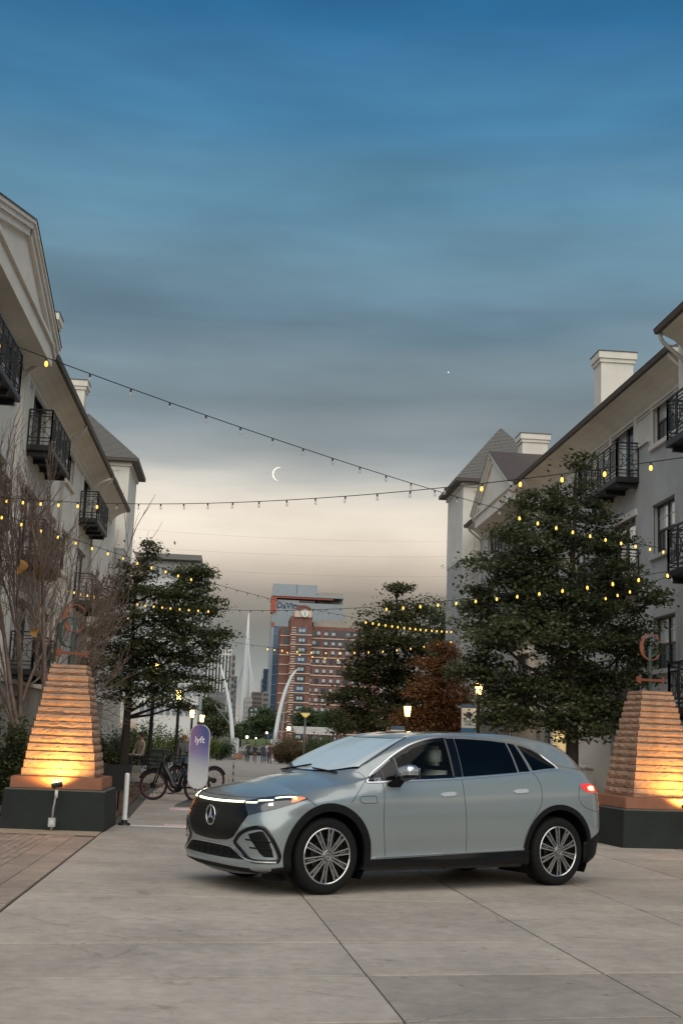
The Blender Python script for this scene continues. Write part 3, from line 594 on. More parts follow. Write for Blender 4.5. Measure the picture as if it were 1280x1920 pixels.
tower_px('dark grey mid-rise in front of the white striped high-rise', 392, 424, 1297, 520, ROOFG, GREYGL, 6, 4)
tower_px('dark modern house with black framed windows above the trees', 470, 492, 1325, 300, mat('charcoal_clad', (.05, .05, .052), rough=.7), PALEWIN, 3, 2)
# flat-roofed glass block seen through the left tree
t = tower_px('flat roofed glass and white block seen through the leafy tree', 262, 372, 1052, 150, WHITEP, GREYGL, 9, 8, 20)
m_ = MB(); a, b = at(255, 1036, 149), at(378, 1052, 149); m_.box(a.x, b.x, 148.5, 172, b.z, a.z); m_.build('roof', ROOFG, t)
# white cable-stayed mast in the distance
MY = 600
MS = empty('bridge_mast'); tag(MS, 'tall tapering white bridge mast with fanned steel cables among downtown towers', 'mast')
STEELW = mat('white_steel', (.66, .68, .68), rough=.5)
pts = [at(456, 1392, MY), at(457, 1340, MY), at(460.5, 1270, MY), at(464, 1205, MY), at(466.5, 1150, MY)]; m_ = MB(); m_.tube(pts, [2.9, 2.4, 1.7, 1.0, .25], 10); m_.build('mast', STEELW, MS, smooth=True)
for k in range(9):
    a = at(465.5 - .35 * k, 1172 + 8 * k, MY); m_ = MB(); m_.tube([a, at(472 + 3.1 * k, 1345, MY - 20)], .09, 5); m_.build('cable', STEELW, MS)
    if k < 7: m_ = MB(); m_.tube([a, at(452 - 4 * k, 1345, MY + 30)], .08, 5); m_.build('cable', STEELW, MS)
# footbridge with leaning arched pylons
FY = 150
FBR = empty('footbridge'); tag(FBR, 'footbridge with two outward leaning curved white pylons at the end of the plaza', 'footbridge')
for pts in ([(436, 1398), (435.5, 1375), (434, 1350), (430.5, 1322), (426, 1298), (420, 1272), (413.5, 1247)], [(514.5, 1393), (517.5, 1370), (522, 1345), (528, 1318), (536.5, 1290), (546, 1269), (556.5, 1255)]):
    q = [at(x, y, FY) for x, y in pts]; m_ = MB(); m_.tube(q, [.24, .25, .25, .23, .20, .16, .07], 12); pyl = m_.build('pylon', STEELW, FBR, smooth=True)
    sgn = 1 if pts[0][0] > 480 else -1
    for k in range(4):
        m_ = MB(); e = at(pts[0][0] + sgn * (6 + 3 * k) + (4 if sgn > 0 else -18), 1402 if sgn > 0 else 1345 - 8 * k, FY + (4 if sgn > 0 else 30)); m_.tube([q[5 - k].lerp(q[4 - k], .5), e], .03, 5); m_.build('stay_cable', STEELW, FBR)
zb = zg(137); DK = MB(); a, b = at(445, 1420, 137), at(513, 1420, 137); DK.box(a.x, b.x, 136.5, 260, zb - .3, zb + .02); DK.build('deck', mat('deck_grey', (.24, .23, .22), rough=.9), FBR)
for x0, x1 in ((446, 436), (508, 524)):
    p0, p1 = at(x0, 1400, 137), at(x1, 1400, 152)
    for k in range(8):
        f_ = k / 7; q = p0.lerp(p1, f_); m_ = MB(); m_.bar((q.x, q.y, zb), (q.x, q.y, zb + 2.2), .08); m_.build('rail_post', STEELW, FBR)
    m_ = MB(); m_.bar((p0.x, p0.y, zb + 2.2), (p1.x, p1.y, zb + 2.2), .09); m_.build('handrail', STEELW, FBR)
    m_ = MB(); m_.add([(p0.x, p0.y, zb + .1), (p1.x, p1.y, zb + .1), (p1.x, p1.y, zb + 2.1), (p0.x, p0.y, zb + 2.1)], [(0, 1, 2, 3)]); m_.build('mesh_panel', mat('rail_mesh', (.3, .34, .34), rough=.4, alpha=.45), FBR)
# low walls, rails and a canopy at the end of the plaza
def px_thing(name, label, cat, boxes, mt, group=None, bevel=.0):
    m_ = MB()
    for (x0, y0, x1, y1, Y, dep) in boxes: px_box(m_, x0, y0, x1, y1, Y, dep)
    o = m_.build(name, mt, bevel=bevel); return tag(o, label, cat, group)
WOODF = mat('weathered_wood', (.10, .075, .055), rough=.9, var=.3, vscale=3)
wf = empty('wooden_fence'); tag(wf, 'low brown timber rail fence at the far edge of the plaza', 'fence')
for k in range(3): m_ = MB(); px_box(m_, 396, 1404 + 6 * k, 441, 1407.5 + 6 * k, 136.2, .1); m_.build('rail', WOODF, wf)
for k in range(4): m_ = MB(); px_box(m_, 397 + 14 * k, 1402, 399 + 14 * k, 1422, 136.4, .2); m_.build('post', WOODF, wf)
REDST = mat('red_sandstone', (.25, .12, .08), rough=.95, var=.25, vscale=3, bump=.5, bscale=8)
for x0, x1, y0, lb in ((438, 456, 1413, 'red sandstone block beside the footbridge rail'), (512, 531, 1409, 'red sandstone block below the brown shrubs at the plaza end')):
    o = px_thing('stone_block', lb, 'stone block', [(x0, y0, x1, 1424, 134.5, 1.2)], REDST, bevel=.08)
cn = empty('canopy'); tag(cn, 'long pale slatted shade canopy behind the far shrubs', 'canopy')
for k in range(6): m_ = MB(); px_box(m_, 548 + 1.5 * k, 1363.5 + 2.4 * k, 636, 1365 + 2.4 * k, 175 - 4 * k, 3); m_.build('slat', WHITEP, cn)
for k in range(4): m_ = MB(); px_box(m_, 552 + 26 * k, 1376, 553.5 + 26 * k, 1402, 160, .3); m_.build('post', FRAME, cn)
# river bank lawn glimpsed between the pylons
b = MB(); b.add([at(455, 1386, 200) , at(512, 1386, 200), at(512, 1398, 165), at(455, 1398, 165)], [(3, 2, 1, 0)]); tag(b.build('lawn', mat('lawn_green', (.09, .13, .03), rough=.95, var=.3, vscale=.5)), kind='structure')
# ---------------------------------------------------------------- stone monuments with uplights
SAND = mat('buff_sandstone', (.37, .225, .15), rough=.92, var=.22, vscale=5, bump=.6, bscale=22)
PLINTH = mat('brown_plinth', (.27, .115, .065), rough=.8, var=.15, vscale=4, bump=.2, bscale=30)
BASEG = mat('dark_green_concrete', (.02, .024, .022), rough=.8, spec=.3, var=.25, vscale=3, bump=.25, bscale=40, rvar=.15)
BASETOP = mat('pale_green_edge', (.10, .11, .098), rough=.8, var=.2, vscale=6)
SIGNO = mat('rust_orange_paint', (.21, .062, .03), rough=.6, var=.1, vscale=6)
SIGNG = mat('dark_green_paint', (.03, .05, .042), rough=.5)
GALV = mat('galvanised_conduit', (.42, .43, .43), rough=.45, metal=.6, var=.15, vscale=20)
def stone_course(w, d, h, rnd, rough=.028):
    "rock-faced block: four sides pushed out unevenly, flat beds; origin at bed centre"
    nx, nz = 18, 4; b = MB()
    def face(ax, u, n, W_, D_):
        idx = []; vs = []
        ph = [rnd.uniform(0, 6.3) for _ in range(5)]
        for j in range(nz + 1):
            for i in range(nx + 1):
                s = (i / nx - .5) * W_; t = j / nz
                edge = min(1, 4 * min(i / nx, 1 - i / nx) + .0) * math.sin(math.pi * min(1, max(0, .12 + .8 * t)))
                und = -.026 * max(0, 1 - t / .38) * (.8 + .35 * math.sin(s * 17 + ph[4])) + .012 * math.sin(math.pi * min(1, t * 1.1)); disp = und + rough * .45 * edge * (.55 + .45 * math.sin(s * 9 + ph[0]) * math.sin(t * 3 + ph[1]) + .35 * math.sin(s * 23 + ph[2] + t * 5)) + rnd.uniform(-.007, .007) * (0 < i < nx and 0 < j < nz)
                zz = t * h
                if j == 0: zz += .010 * math.sin(s * 14 + ph[3]) + .006 * math.sin(s * 31 + ph[4])
                vs.append(u * s + n * (D_ / 2 + disp) + Vector((0, 0, zz)))
        b.add(vs, [(j * (nx + 1) + i, j * (nx + 1) + i + 1, (j + 1) * (nx + 1) + i + 1, (j + 1) * (nx + 1) + i) for j in range(nz) for i in range(nx)])
    for a in range(4):
        c, s_ = math.cos(a * math.pi / 2), math.sin(a * math.pi / 2); u, n = Vector((c, s_, 0)), Vector((s_, -c, 0)); W_, D_ = (w, d) if a % 2 == 0 else (d, w)
        face(a, u, n, W_, D_)
    b.box(-w / 2 + .002, w / 2 - .002, -d / 2 + .002, d / 2 - .002, .004, h - .001)
    return b
def letter_c(name, mt, rx, rz, thick, parent, M_, cut=38):
    "crescent-shaped letter C cut from plate"
    b = MB(); n = 40; o, i_ = [], []
    for k in range(n + 1):
        a = R(cut + (360 - 2 * cut) * k / n); o.append((rx * math.cos(a), rz * math.sin(a))); w = .16 + .84 * max(0, -math.cos(a)) ** 1.3
        t = .014 + .055 * w * rx / .2
        i_.append(((rx - t) * math.cos(a), (rz - t * .55) * math.sin(a)))
    o[0] = (o[0][0] + .0, o[0][1] - .05); o[-1] = (o[-1][0], o[-1][1] + .05)
    vs = [(x, y, z) for y in (-thick / 2, thick / 2) for (x, z) in o + i_]; m = n + 1; fs = []
    for k in range(n):
        fs += [(k, k + 1, m + k + 1, m + k), (2 * m + k, 2 * m + k + 1, 3 * m + k + 1, 3 * m + k), (k, k + 1, 2 * m + k + 1, 2 * m + k), (m + k, m + k + 1, 3 * m + k + 1, 3 * m + k)]
    fs += [(0, m, 3 * m, 2 * m), (m - 1, 2 * m - 1, 4 * m - 1, 3 * m - 1)]
    b.add(vs, fs); ob = b.build(name, mt, parent); ob.matrix_local = M_; return ob
def monument(label, corner, rz, W0, sgn, seed, courses=15, base_h=.60, signrot=0, rot2=68):
    "corner = the ground corner nearest the roadway; sgn = which way the body extends in local x"
    rnd = random.Random(seed); root = empty('stone_monument', corner, rz); tag(root, label, 'monument', 'stone monuments either side of the plaza')
    c0 = sgn * W0 / 2; cy = W0 / 2
    b = MB(); e = .03
    b.add([(c0 + i * (W0 / 2), cy + j * (W0 / 2), -.02) for i, j in ((-1, -1), (1, -1), (1, 1), (-1, 1))] + [(c0 + i * (W0 / 2 - e), cy + j * (W0 / 2 - e), base_h) for i, j in ((-1, -1), (1, -1), (1, 1), (-1, 1))], [(3, 2, 1, 0), (4, 5, 6, 7), (0, 1, 5, 4), (1, 2, 6, 5), (2, 3, 7, 6), (3, 0, 4, 7)]); b.build('base', BASEG, root, bevel=.012)
    b = MB(); w = W0 / 2 - .04; b.box(c0 - w, c0 + w, cy - w, cy + w, base_h, base_h + .018); b.build('base_edge', BASETOP, root)
    b = MB(); w = W0 / 2 - .10; b.box(c0 - w, c0 + w, cy - w, cy + w, base_h + .018, base_h + .205); b.build('plinth', PLINTH, root, bevel=.015)
    z = base_h + .207; H_ = 1.80; hs = [.135 - .0022 * k + rnd.uniform(-.012, .012) for k in range(courses)]; f_ = (H_ - .07) / sum(hs); hs = [h * f_ for h in hs]
    for k, h in enumerate(hs):
        t = k / (courses - 1); w = 1.17 - .56 * t + rnd.uniform(-.015, .015); o = stone_course(w, w, h - .006, rnd).build('stone', SAND, root); o.location = (c0 + rnd.uniform(-.008, .008), cy + rnd.uniform(-.008, .008), z); z += h
    b = MB(); b.box(-.29, .29, -.29, .29, 0, .065); o = b.build('cap_stone', SAND, root, bevel=.012); o.location = (c0, cy, z); z += .065
    post = MB(); post.box(c0 - .03, c0 + .03, cy - .03, cy + .03, z, z + .80); ps = post.build('sign_post', SIGNG, root, bevel=.006)
    Ro = Matrix.Rotation(R(signrot), 4, 'Z')
    letter_c('letter', SIGNO, .205, .235, .03, ps, Matrix.Translation((c0 + .0, cy - .04, z + .78)) @ Ro)
    letter_c('letter', SIGNG, .215, .25, .03, ps, Matrix.Translation((c0, cy, z + .54)) @ Matrix.Rotation(R(signrot + rot2), 4, 'Z') @ Matrix.Translation((-.10, 0, 0)), 60)
    ar = MB(); ar.box(-.20, .23, -.012, .012, -.022, .022); ar.prism([(-.20, -.014, -.075), (-.20, -.014, .075), (-.29, -.014, .04), (-.29, -.014, -.04)], (0, .028, 0)); ar.prism([(.23, -.014, -.06), (.27, -.014, -.06), (.27, -.014, .06), (.23, -.014, .06)], (0, .028, 0)); o = ar.build('arrow', SIGNO, ps); o.matrix_local = Matrix.Translation((c0, cy - .03, z + .20)) @ Matrix.Rotation(R(signrot + 12), 4, 'Z')
    return root, c0, cy
def uplight(label, root, lx, side_, bend):
    "flood lamp on a conduit that climbs the front of a monument base"
    M_ = Matrix.Translation(root.location) @ Matrix.Rotation(root.rotation_euler.z, 4, 'Z')
    u = empty('flood_lamp', M_ @ Vector((lx, -.16, 0)), root.rotation_euler.z); tag(u, label, 'lamp', 'flood lamps at the monuments')
    b = MB(); b.box(-.055, .055, -.045, .045, .06, .20); b.build('junction_box', GALV, u, bevel=.008)
    b = MB(); b.box(-.03, .03, -.05, -.046, .10, .17); b.build('cover_plate', mat('plate_pale', (.55, .55, .54), rough=.5), u)
    b = MB()
    if bend: b.tube([(0, 0, .2), (0, 0, .26), (-.05, 0, .33), (-.17, 0, .36), (-.22, 0, .44), (-.24, 0, .60)], .016, 10)
    else: b.tube([(0, 0, .19), (.005, 0, .33), (.02, 0, .46), (.035, 0, .62)], .016, 10)
    b.tube([(0, 0, .0), (0, 0, .07)], .014, 8); b.build('conduit', GALV, u, smooth=True)
    hx = -.24 if bend else .035
    b = MB(); b.tube([(hx, 0, .50), (hx, 0, .62)], .026, 10); b.build('fitting', mat('white_fitting', (.6, .6, .58), rough=.5), u, smooth=True)
    h = empty('lamp_head', (hx, 0, .70), 0, u); h.rotation_euler = (R(-38), R(12 * side_), 0)
    b = MB(); b.box(-.085, .085, -.045, .045, -.035, .03); b.build('housing', mat('bronze_housing', (.035, .028, .02), rough=.5), h, bevel=.012)
    b = MB(); b.box(-.072, .072, -.036, .036, .0305, .036); b.build('lens', mat('flood_lens', (1, .8, .4), emit=(1, .72, .25), estr=9), h)
    ld = bpy.data.lights.new('flood_light', 'SPOT'); ld.energy = 72; ld.color = (1, .50, .11); ld.spot_size = R(150); ld.spot_blend = .6; ld.shadow_soft_size = .05
    lo = bpy.data.objects.new('flood_light', ld); COL.objects.link(lo); lo.parent = h; lo.location = (0, 0, .05); lo.rotation_euler = (R(180), 0, 0)
rootL, c0, cy = monument('tapering stack of split sandstone on a dark base beside the black metal chair', (-1.90, 20.69, 0), R(-1), 1.64, -1, 11, signrot=20, rot2=22)
uplight('bronze flood lamp on a straight conduit lighting the monument by the brick paving', rootL, c0 + .02, -1, False)
rootR, c0, cy = monument('tapering stack of split sandstone on a dark base behind the car tail', (6.45, 20.93, 0), R(7.5), 1.9, 1, 23, signrot=-4)
uplight('bronze flood lamp on a bent conduit lighting the monument behind the car', rootR, c0 + .36, 1, True)

# ---------------------------------------------------------------- lamp posts
BLKPOST = mat('black_post', (.012, .012, .013), rough=.45)
LAMPGL = mat('lantern_glow', (1, .8, .45), emit=(1, .60, .17), estr=1.7)
def lamp_post(label, x, Y, zl, banner=0):
    g0 = zg(Y); r = empty('lamp_post', (x, Y, g0)); tag(r, label, 'street lamp', 'lantern lamp posts along the promenade')
    h = zl - .25 - g0
    b = MB(); b.lathe([(.0, 0), (.17, 0), (.17, .10), (.12, .16), (.085, .24), (.065, .30), (.058, h - .1), (.08, h - .05), (.05, h)], 12); b.build('pole', BLKPOST, r, smooth=True, auto=30)
    b = MB(); b.box(-.19, .19, -.19, .19, -.02, .12); b.build('pole_base', BLKPOST, r, bevel=.01)
    ln = empty('lantern', (0, 0, h), 0, r)
    g_ = MB(); g_.add([(i * .085, j * .085, .03) for i, j in ((-1, -1), (1, -1), (1, 1), (-1, 1))] + [(i * .125, j * .125, .40) for i, j in ((-1, -1), (1, -1), (1, 1), (-1, 1))], [(0, 1, 5, 4), (1, 2, 6, 5), (2, 3, 7, 6), (3, 0, 4, 7), (0, 1, 2, 3), (4, 5, 6, 7)]); g_.build('glass', LAMPGL, ln)
    f_ = MB()
    for i, j in ((-1, -1), (1, -1), (1, 1), (-1, 1)): f_.bar((i * .09, j * .09, .02), (i * .132, j * .132, .41), .018)
    for k in (-1, 1):
        f_.bar((k * .0, -.09 * 1, .03), (k * .0, -.13, .40), .01); f_.bar((-.132, k * .132, .24), (.132, k * .132, .24), .01)
    f_.box(-.15, .15, -.15, .15, .405, .43); f_.box(-.10, .10, -.10, .10, -.01, .02); f_.build('lantern_frame', BLKPOST, ln)
    cp = MB(); cp.add([(i * .15, j * .15, .43) for i, j in ((-1, -1), (1, -1), (1, 1), (-1, 1))] + [(0, 0, .55)], [(0, 1, 4), (1, 2, 4), (2, 3, 4), (3, 0, 4), (3, 2, 1, 0)]); cp.build('lantern_cap', BLKPOST, ln)
    ld = bpy.data.lights.new('lantern_light', 'POINT'); ld.energy = 18; ld.color = (1, .62, .22); ld.shadow_soft_size = .1; lo = bpy.data.objects.new('lantern_light', ld); COL.objects.link(lo); lo.parent = r; lo.location = (0, -.32, h + .2)
    if banner:
        s = banner; bn = empty('banner', (-s * .36 if s > 0 else -s * .36, -.02, h - 1.45), 0, r)
        q = MB(); q.box(-.27, .27, -.006, .006, 0, 1.1); q.build('cloth', mat('banner_white', (.55, .55, .52), rough=.8), bn)
        q = MB(); q.box(-.27, .27, -.009, .0, .95, 1.1); q.build('top_strip', mat('banner_navy', (.03, .07, .15), rough=.8), bn)
        q = MB(); q.box(-.27, .27, -.009, .0, .0, .22); q.build('bottom_strip', mat('banner_blue', (.04, .14, .26), rough=.8), bn)
        q = MB(); q.prism([(.27 * math.cos(R(a)) * .42, -.010, .70 + .12 * math.sin(R(a))) for a in range(0, 360, 30)], (0, .008, 0)); q.build('crest', mat('crest_dark', (.04, .045, .06), rough=.8), bn)
        q = MB(); q.box(-.18, .18, -.010, -.002, .42, .50); q.box(-.15, .15, -.010, -.002, .32, .38); q.build('wording', mat('wording_grey', (.25, .26, .28), rough=.8), bn)
        for zz in (0.0, 1.1): q = MB(); q.bar((-.3, 0, zz), (.36, 0, zz), .02); q.build('banner_arm', BLKPOST, bn)
lp = at(277, 1466, 42); lamp_post('black lantern lamp post rising through the leafy tree by the boulders', lp.x, 42, at(290, 1252, 42).z)
lamp_post('black lantern lamp post behind the bikes beside the utility cabinet', at(329, 1420, 52).x, 52, at(336, 1302, 52).z)
lamp_post('black lantern lamp post past the person with the backpack', at(357, 1400, 66).x, 66, at(360, 1337, 66).z)
lamp_post('black lantern lamp post just above the bike share sign', at(376, 1400, 72).x, 72, at(376, 1346, 72).z)
lamp_post('black lantern lamp post with a white and blue banner before the broad tree', at(896, 1340, 47).x, 47, at(897, 1290, 47).z, 1)
lamp_post('black lantern lamp post with a banner before the rust brown tree', at(763, 1340, 49).x, 49, at(762, 1332, 49).z, 1)
# slim modern street lamp and a bright floodlight far off
sl_ = empty('street_lamp', (at(570, 1400, 112).x, 112, zg(112))); tag(sl_, 'slim grey street lamp with a cup shaped head beside the brown shrubs', 'street lamp')
hh = at(570, 1345, 112).z - zg(112); b = MB(); b.tube([(0, 0, 0), (0, 0, hh)], [.11, .08], 10); b.build('pole', mat('pole_grey', (.08, .09, .09), rough=.5), sl_, smooth=True)
b = MB(); b.lathe([(.08, 0), (.2, .1), (.42, .32), (.44, .36)], 16, c=(0, 0, hh)); b.build('lamp_cup', mat('cup_amber', (.5, .38, .12), emit=(1, .7, .2), estr=.25, rough=.5), sl_, smooth=True); b = MB(); b.lathe([(.0, .0), (.5, .0), (.45, .06), (0, .1)], 16, c=(0, 0, hh + .38)); b.build('lamp_lid', mat('pole_grey', (.08, .09, .09)), sl_, smooth=True)
for i, (x, y, Y, rr_, lb) in enumerate(((541, 1366, 130, .20, 'bright warm floodlight globe shining above the brown shrubs'), (463, 1382, 150, .16, 'pale warm globe light beside the footbridge rail'), (500, 1374, 170, .14, 'small warm globe light under the green riverside tree'), (480, 1384, 160, .10, 'tiny white globe light on the riverside lawn'))):
    p = at(x, y, Y); g_ = empty('globe_lamp', (p.x, p.y, zg(Y))); tag(g_, lb, 'lamp'); hgt = p.z - zg(Y)
    b = MB(); b.tube([(0, 0, 0), (0, 0, hgt - rr_)], .05, 6); b.build('pole', BLKPOST, g_); b = MB(); b.lathe([(0, -rr_), (rr_ * .7, -rr_ * .7), (rr_, 0), (rr_ * .7, rr_ * .7), (0, rr_)], 12, c=(0, 0, hgt)); b.build('globe', mat('globe_glow%d' % i, (1, .9, .7), emit=(1, .66, .2) if i == 0 else (1, .85, .6), estr=14 if i == 0 else 4), g_, smooth=True)

# ---------------------------------------------------------------- bike share point
SG = empty('bike_share_sign', (gat(368, 1509).x, gat(368, 1509).y, 0), R(-3)); tag(SG, 'tall capsule shaped sign fading from violet to white beside the parked bikes', 'sign')
sw_, sh_, zb_ = .225, 1.42, .34
def capsule(w, h, n=14): return [(w * math.cos(R(180 + 180 * k / n)), w + w * math.sin(R(180 + 180 * k / n))) for k in range(n + 1)] + [(w * math.cos(R(180 * k / n)), h - w + w * math.sin(R(180 * k / n))) for k in range(n + 1)]
b = MB(); b.prism([(x, -.035, zb_ + z) for x, z in capsule(sw_, sh_)], (0, .07, 0)); b.build('frame', mat('sign_silver', (.55, .56, .58), rough=.35, metal=.7), SG)
Mg = bpy.data.materials.new('sign_print'); Mg.use_nodes = True; t = Mg.node_tree; tcn = t.nodes.new('ShaderNodeTexCoord'); sp = t.nodes.new('ShaderNodeSeparateXYZ'); t.links.new(tcn.outputs['Object'], sp.inputs[0])
mr_ = t.nodes.new('ShaderNodeMapRange'); mr_.inputs[1].default_value = zb_; mr_.inputs[2].default_value = zb_ + sh_; t.links.new(sp.outputs['Z'], mr_.inputs[0])
ad_ = t.nodes.new('ShaderNodeMath'); ad_.operation = 'MULTIPLY_ADD'; ad_.inputs[1].default_value = .25; t.links.new(sp.outputs['X'], ad_.inputs[0]); t.links.new(mr_.outputs[0], ad_.inputs[2])
cr = t.nodes.new('ShaderNodeValToRGB'); t.links.new(ad_.outputs[0], cr.inputs[0]); e = cr.color_ramp.elements; e[0].position = .12; e[0].color = (.62, .62, .62, 1); e[1].position = .97; e[1].color = (.05, .07, .24, 1)
for p_, c_ in ((.36, (.46, .46, .50)), (.56, (.22, .20, .38)), (.74, (.10, .09, .28))): q = e.new(p_); q.color = (*c_, 1)
hm = t.nodes.new('ShaderNodeMapRange'); hm.inputs[1].default_value = .1; hm.inputs[2].default_value = -.2; hm.inputs[3].default_value = 0; hm.inputs[4].default_value = .55; t.links.new(sp.outputs['X'], hm.inputs[0]); mzr = t.nodes.new('ShaderNodeMapRange'); mzr.inputs[1].default_value = .45; mzr.inputs[2].default_value = .72; t.links.new(mr_.outputs[0], mzr.inputs[0]); mm_ = t.nodes.new('ShaderNodeMath'); mm_.operation = 'MULTIPLY'; t.links.new(hm.outputs[0], mm_.inputs[0]); t.links.new(mzr.outputs[0], mm_.inputs[1])
mx_ = t.nodes.new('ShaderNodeMix'); mx_.data_type = 'RGBA'; mx_.inputs[7].default_value = (.42, .18, .32, 1); t.links.new(mm_.outputs[0], mx_.inputs[0]); t.links.new(cr.outputs[0], mx_.inputs[6]); t.links.new(mx_.outputs[2], t.nodes['Principled BSDF'].inputs['Base Color']); t.nodes['Principled BSDF'].inputs['Roughness'].default_value = .35
b = MB(); b.prism([(x, -.040, zb_ + .018 + z) for x, z in capsule(sw_ - .018, sh_ - .036)], (0, .08, 0)); b.build('panel', Mg, SG)
text_mesh('lyft', 'lettering', mat('logo_white', (.8, .8, .82), rough=.5), .20, SG, .002, .003, mw=frame_mat((0, -.043, zb_ + 1.07), (1, 0, 0), (0, 0, 1)), sx=.95, space=.95)
b = MB(); b.tube([(0, 0, 0), (0, 0, zb_ + .02)], .02, 8); b.build('post', mat('sign_silver', (.5, .5, .5)), SG); b = MB(); b.box(-.08, .08, -.05, .05, zb_ + sh_ - .01, zb_ + sh_ + .05); b.build('cap', BLKPOST, SG, bevel=.01)
b = MB(); b.add([(-1.15, 27.95, .005), (-.25, 27.95, .005), (-.35, 30.6, .005), (-.95, 30.6, .005), (-1.10, 28.02, .05), (-.30, 28.02, .05), (-.40, 30.5, .05), (-.9, 30.5, .05)], [(4, 5, 6, 7), (0, 1, 5, 4), (1, 2, 6, 5), (2, 3, 7, 6), (3, 0, 4, 7)]); tag(b.build('dock_plate', mat('dock_grey', (.075, .075, .07), rough=.6, var=.2, vscale=5)), 'dark grey ground plate under the bike share sign', 'dock plate')
BIKEB = mat('bike_black', (.012, .012, .014), rough=.35, coat=.3); BIKET = mat('bike_tyre', (.02, .012, .016), rough=.7); PINKRIM = mat('bike_pink_rim', (.16, .03, .07), rough=.45)
def ebike(label, front, rear):
    f_, r_ = Vector((front[0], front[1], 0)), Vector((rear[0], rear[1], 0)); d = (f_ - r_).normalized(); wb = 1.12; ang = math.atan2(d.y, d.x)
    o = empty('electric_bike', (r_.x, r_.y, zg(r_.y)), ang); tag(o, label, 'bicycle', 'share bikes at the dock'); rw = .335
    for x, ty in ((0, 0), (wb, 0)):
        w = empty('wheel', (x, 0, rw), 0, o)
        if x: w.rotation_euler = (0, 0, R(14))
        b = MB(); b.tube([((rw - .025) * math.cos(R(a)), 0, (rw - .025) * math.sin(R(a))) for a in range(0, 361, 12)], .026, 8, cap=False); b.build('tyre', BIKET, w, smooth=True)
        b = MB(); b.tube([((rw - .055) * math.cos(R(a)), 0, (rw - .055) * math.sin(R(a))) for a in range(0, 361, 12)], .012, 6, cap=False); b.build('rim', PINKRIM, w, smooth=True)
        b = MB(); b.lathe([(.05, -.05), (.075, -.03), (.075, .03), (.05, .05)], 14, axis='y')
        for k in range(14): a = 2 * math.pi * k / 14; b.bar((.05 * math.cos(a), .03 * (-1) ** k, .05 * math.sin(a)), ((rw - .06) * math.cos(a + .25), 0, (rw - .06) * math.sin(a + .25)), .005)
        b.build('spokes', BIKEB, w)
        b = MB(); b.tube([((rw + .03) * math.cos(R(a)), 0, (rw + .03) * math.sin(R(a))) for a in range(25 if x else 10, 165, 12)], .03, 6); b.build('mudguard', BIKEB, w, smooth=True)
    b = MB(); b.tube([(wb - .20, 0, .84), (wb - .30, 0, .70), (wb - .45, 0, .50), (.62, 0, .36), (.48, 0, .30)], [.04, .06, .075, .075, .06], 10); b.tube([(.48, 0, .30), (.38, 0, .62), (.33, 0, .80)], [.05, .035, .02], 8); b.tube([(.48, 0, .30), (.22, .07, .33), (0, .07, rw)], .022, 6); b.tube([(.48, 0, .30), (.22, -.07, .33), (0, -.07, rw)], .022, 6); b.tube([(.39, 0, .58), (.2, .06, .45), (0, .06, rw)], .016, 6); b.build('frame', BIKEB, o, smooth=True)
    b = MB(); b.tube([(wb - .26, 0, 1.02), (wb - .20, 0, .84), (wb - .14, 0, .70)], .03, 8); b.tube([(wb - .14, .06, .70), (wb, .06, rw)], .02, 6); b.tube([(wb - .14, -.06, .70), (wb, -.06, rw)], .02, 6); b.build('fork', BIKEB, o, smooth=True)
    b = MB(); b.tube([(wb - .40, .31, 1.08), (wb - .30, .22, 1.10), (wb - .25, .06, 1.05), (wb - .25, -.06, 1.05), (wb - .30, -.22, 1.10), (wb - .40, -.31, 1.08)], .016, 8); b.tube([(wb - .30, -.2, 1.1), (wb - .31, -.22, 1.22)], .008, 6); b.tube([(wb - .30, .2, 1.1), (wb - .31, .22, 1.22)], .008, 6); b.build('handlebar', BIKEB, o, smooth=True)
    bs = MB(); x0, x1 = wb - .12, wb + .26
    for z_, e in ((.80, .0), (.88, .03), (.97, .06)):
        q = [(x0 - e, -.16 - e, z_), (x1 + e, -.16 - e, z_), (x1 + e, .16 + e, z_), (x0 - e, .16 + e, z_)]
        for k in range(4): bs.bar(q[k], q[(k + 1) % 4], .022)
    for k in range(7):
        t_ = k / 6; bs.bar((x0 + (x1 - x0) * t_, -.16, .80), (x0 - .06 + (x1 - x0 + .12) * t_, -.22, .97), .012); bs.bar((x0 + (x1 - x0) * t_, .16, .80), (x0 - .06 + (x1 - x0 + .12) * t_, .22, .97), .012)
    bs.box(x0, x1, -.16, .16, .79, .81); bs.box(x1 - .005, x1 + .02, -.16, .16, .81, .93); bs.build('basket', BIKEB, o, fix=False)
    b = MB(); b.add([(.20, -.09, .86), (.20, .09, .86), (.36, .03, .88), (.46, .02, .86), (.46, -.02, .86), (.36, -.03, .88), (.20, -.09, .81), (.20, .09, .81), (.40, 0, .80)], [(0, 1, 2, 5), (2, 3, 4, 5), (0, 1, 7, 6), (1, 2, 8, 7), (2, 3, 8), (3, 4, 8), (4, 5, 8), (5, 0, 6, 8), (6, 7, 8)]); b.build('saddle', BIKEB, o, bevel=.01)
    b = MB(); b.lathe([(.09, -.03), (.09, .03)], 16, c=(.48, 0, .30), axis='y'); b.bar((.48, .06, .30), (.60, .06, .18), .02); b.bar((.48, -.06, .30), (.36, -.06, .42), .02); b.box(.56, .66, .06, .14, .165, .19); b.box(.31, .41, -.14, -.06, .41, .435); b.build('crank', BIKEB, o, fix=False)
ebike('black electric share bike with a front basket behind the capsule sign', (-1.64, 30.15), (-.72, 29.72)); ebike('black electric share bike parked behind the bike with the pink rimmed wheel', (-1.52, 34.4), (-.42, 35.0))
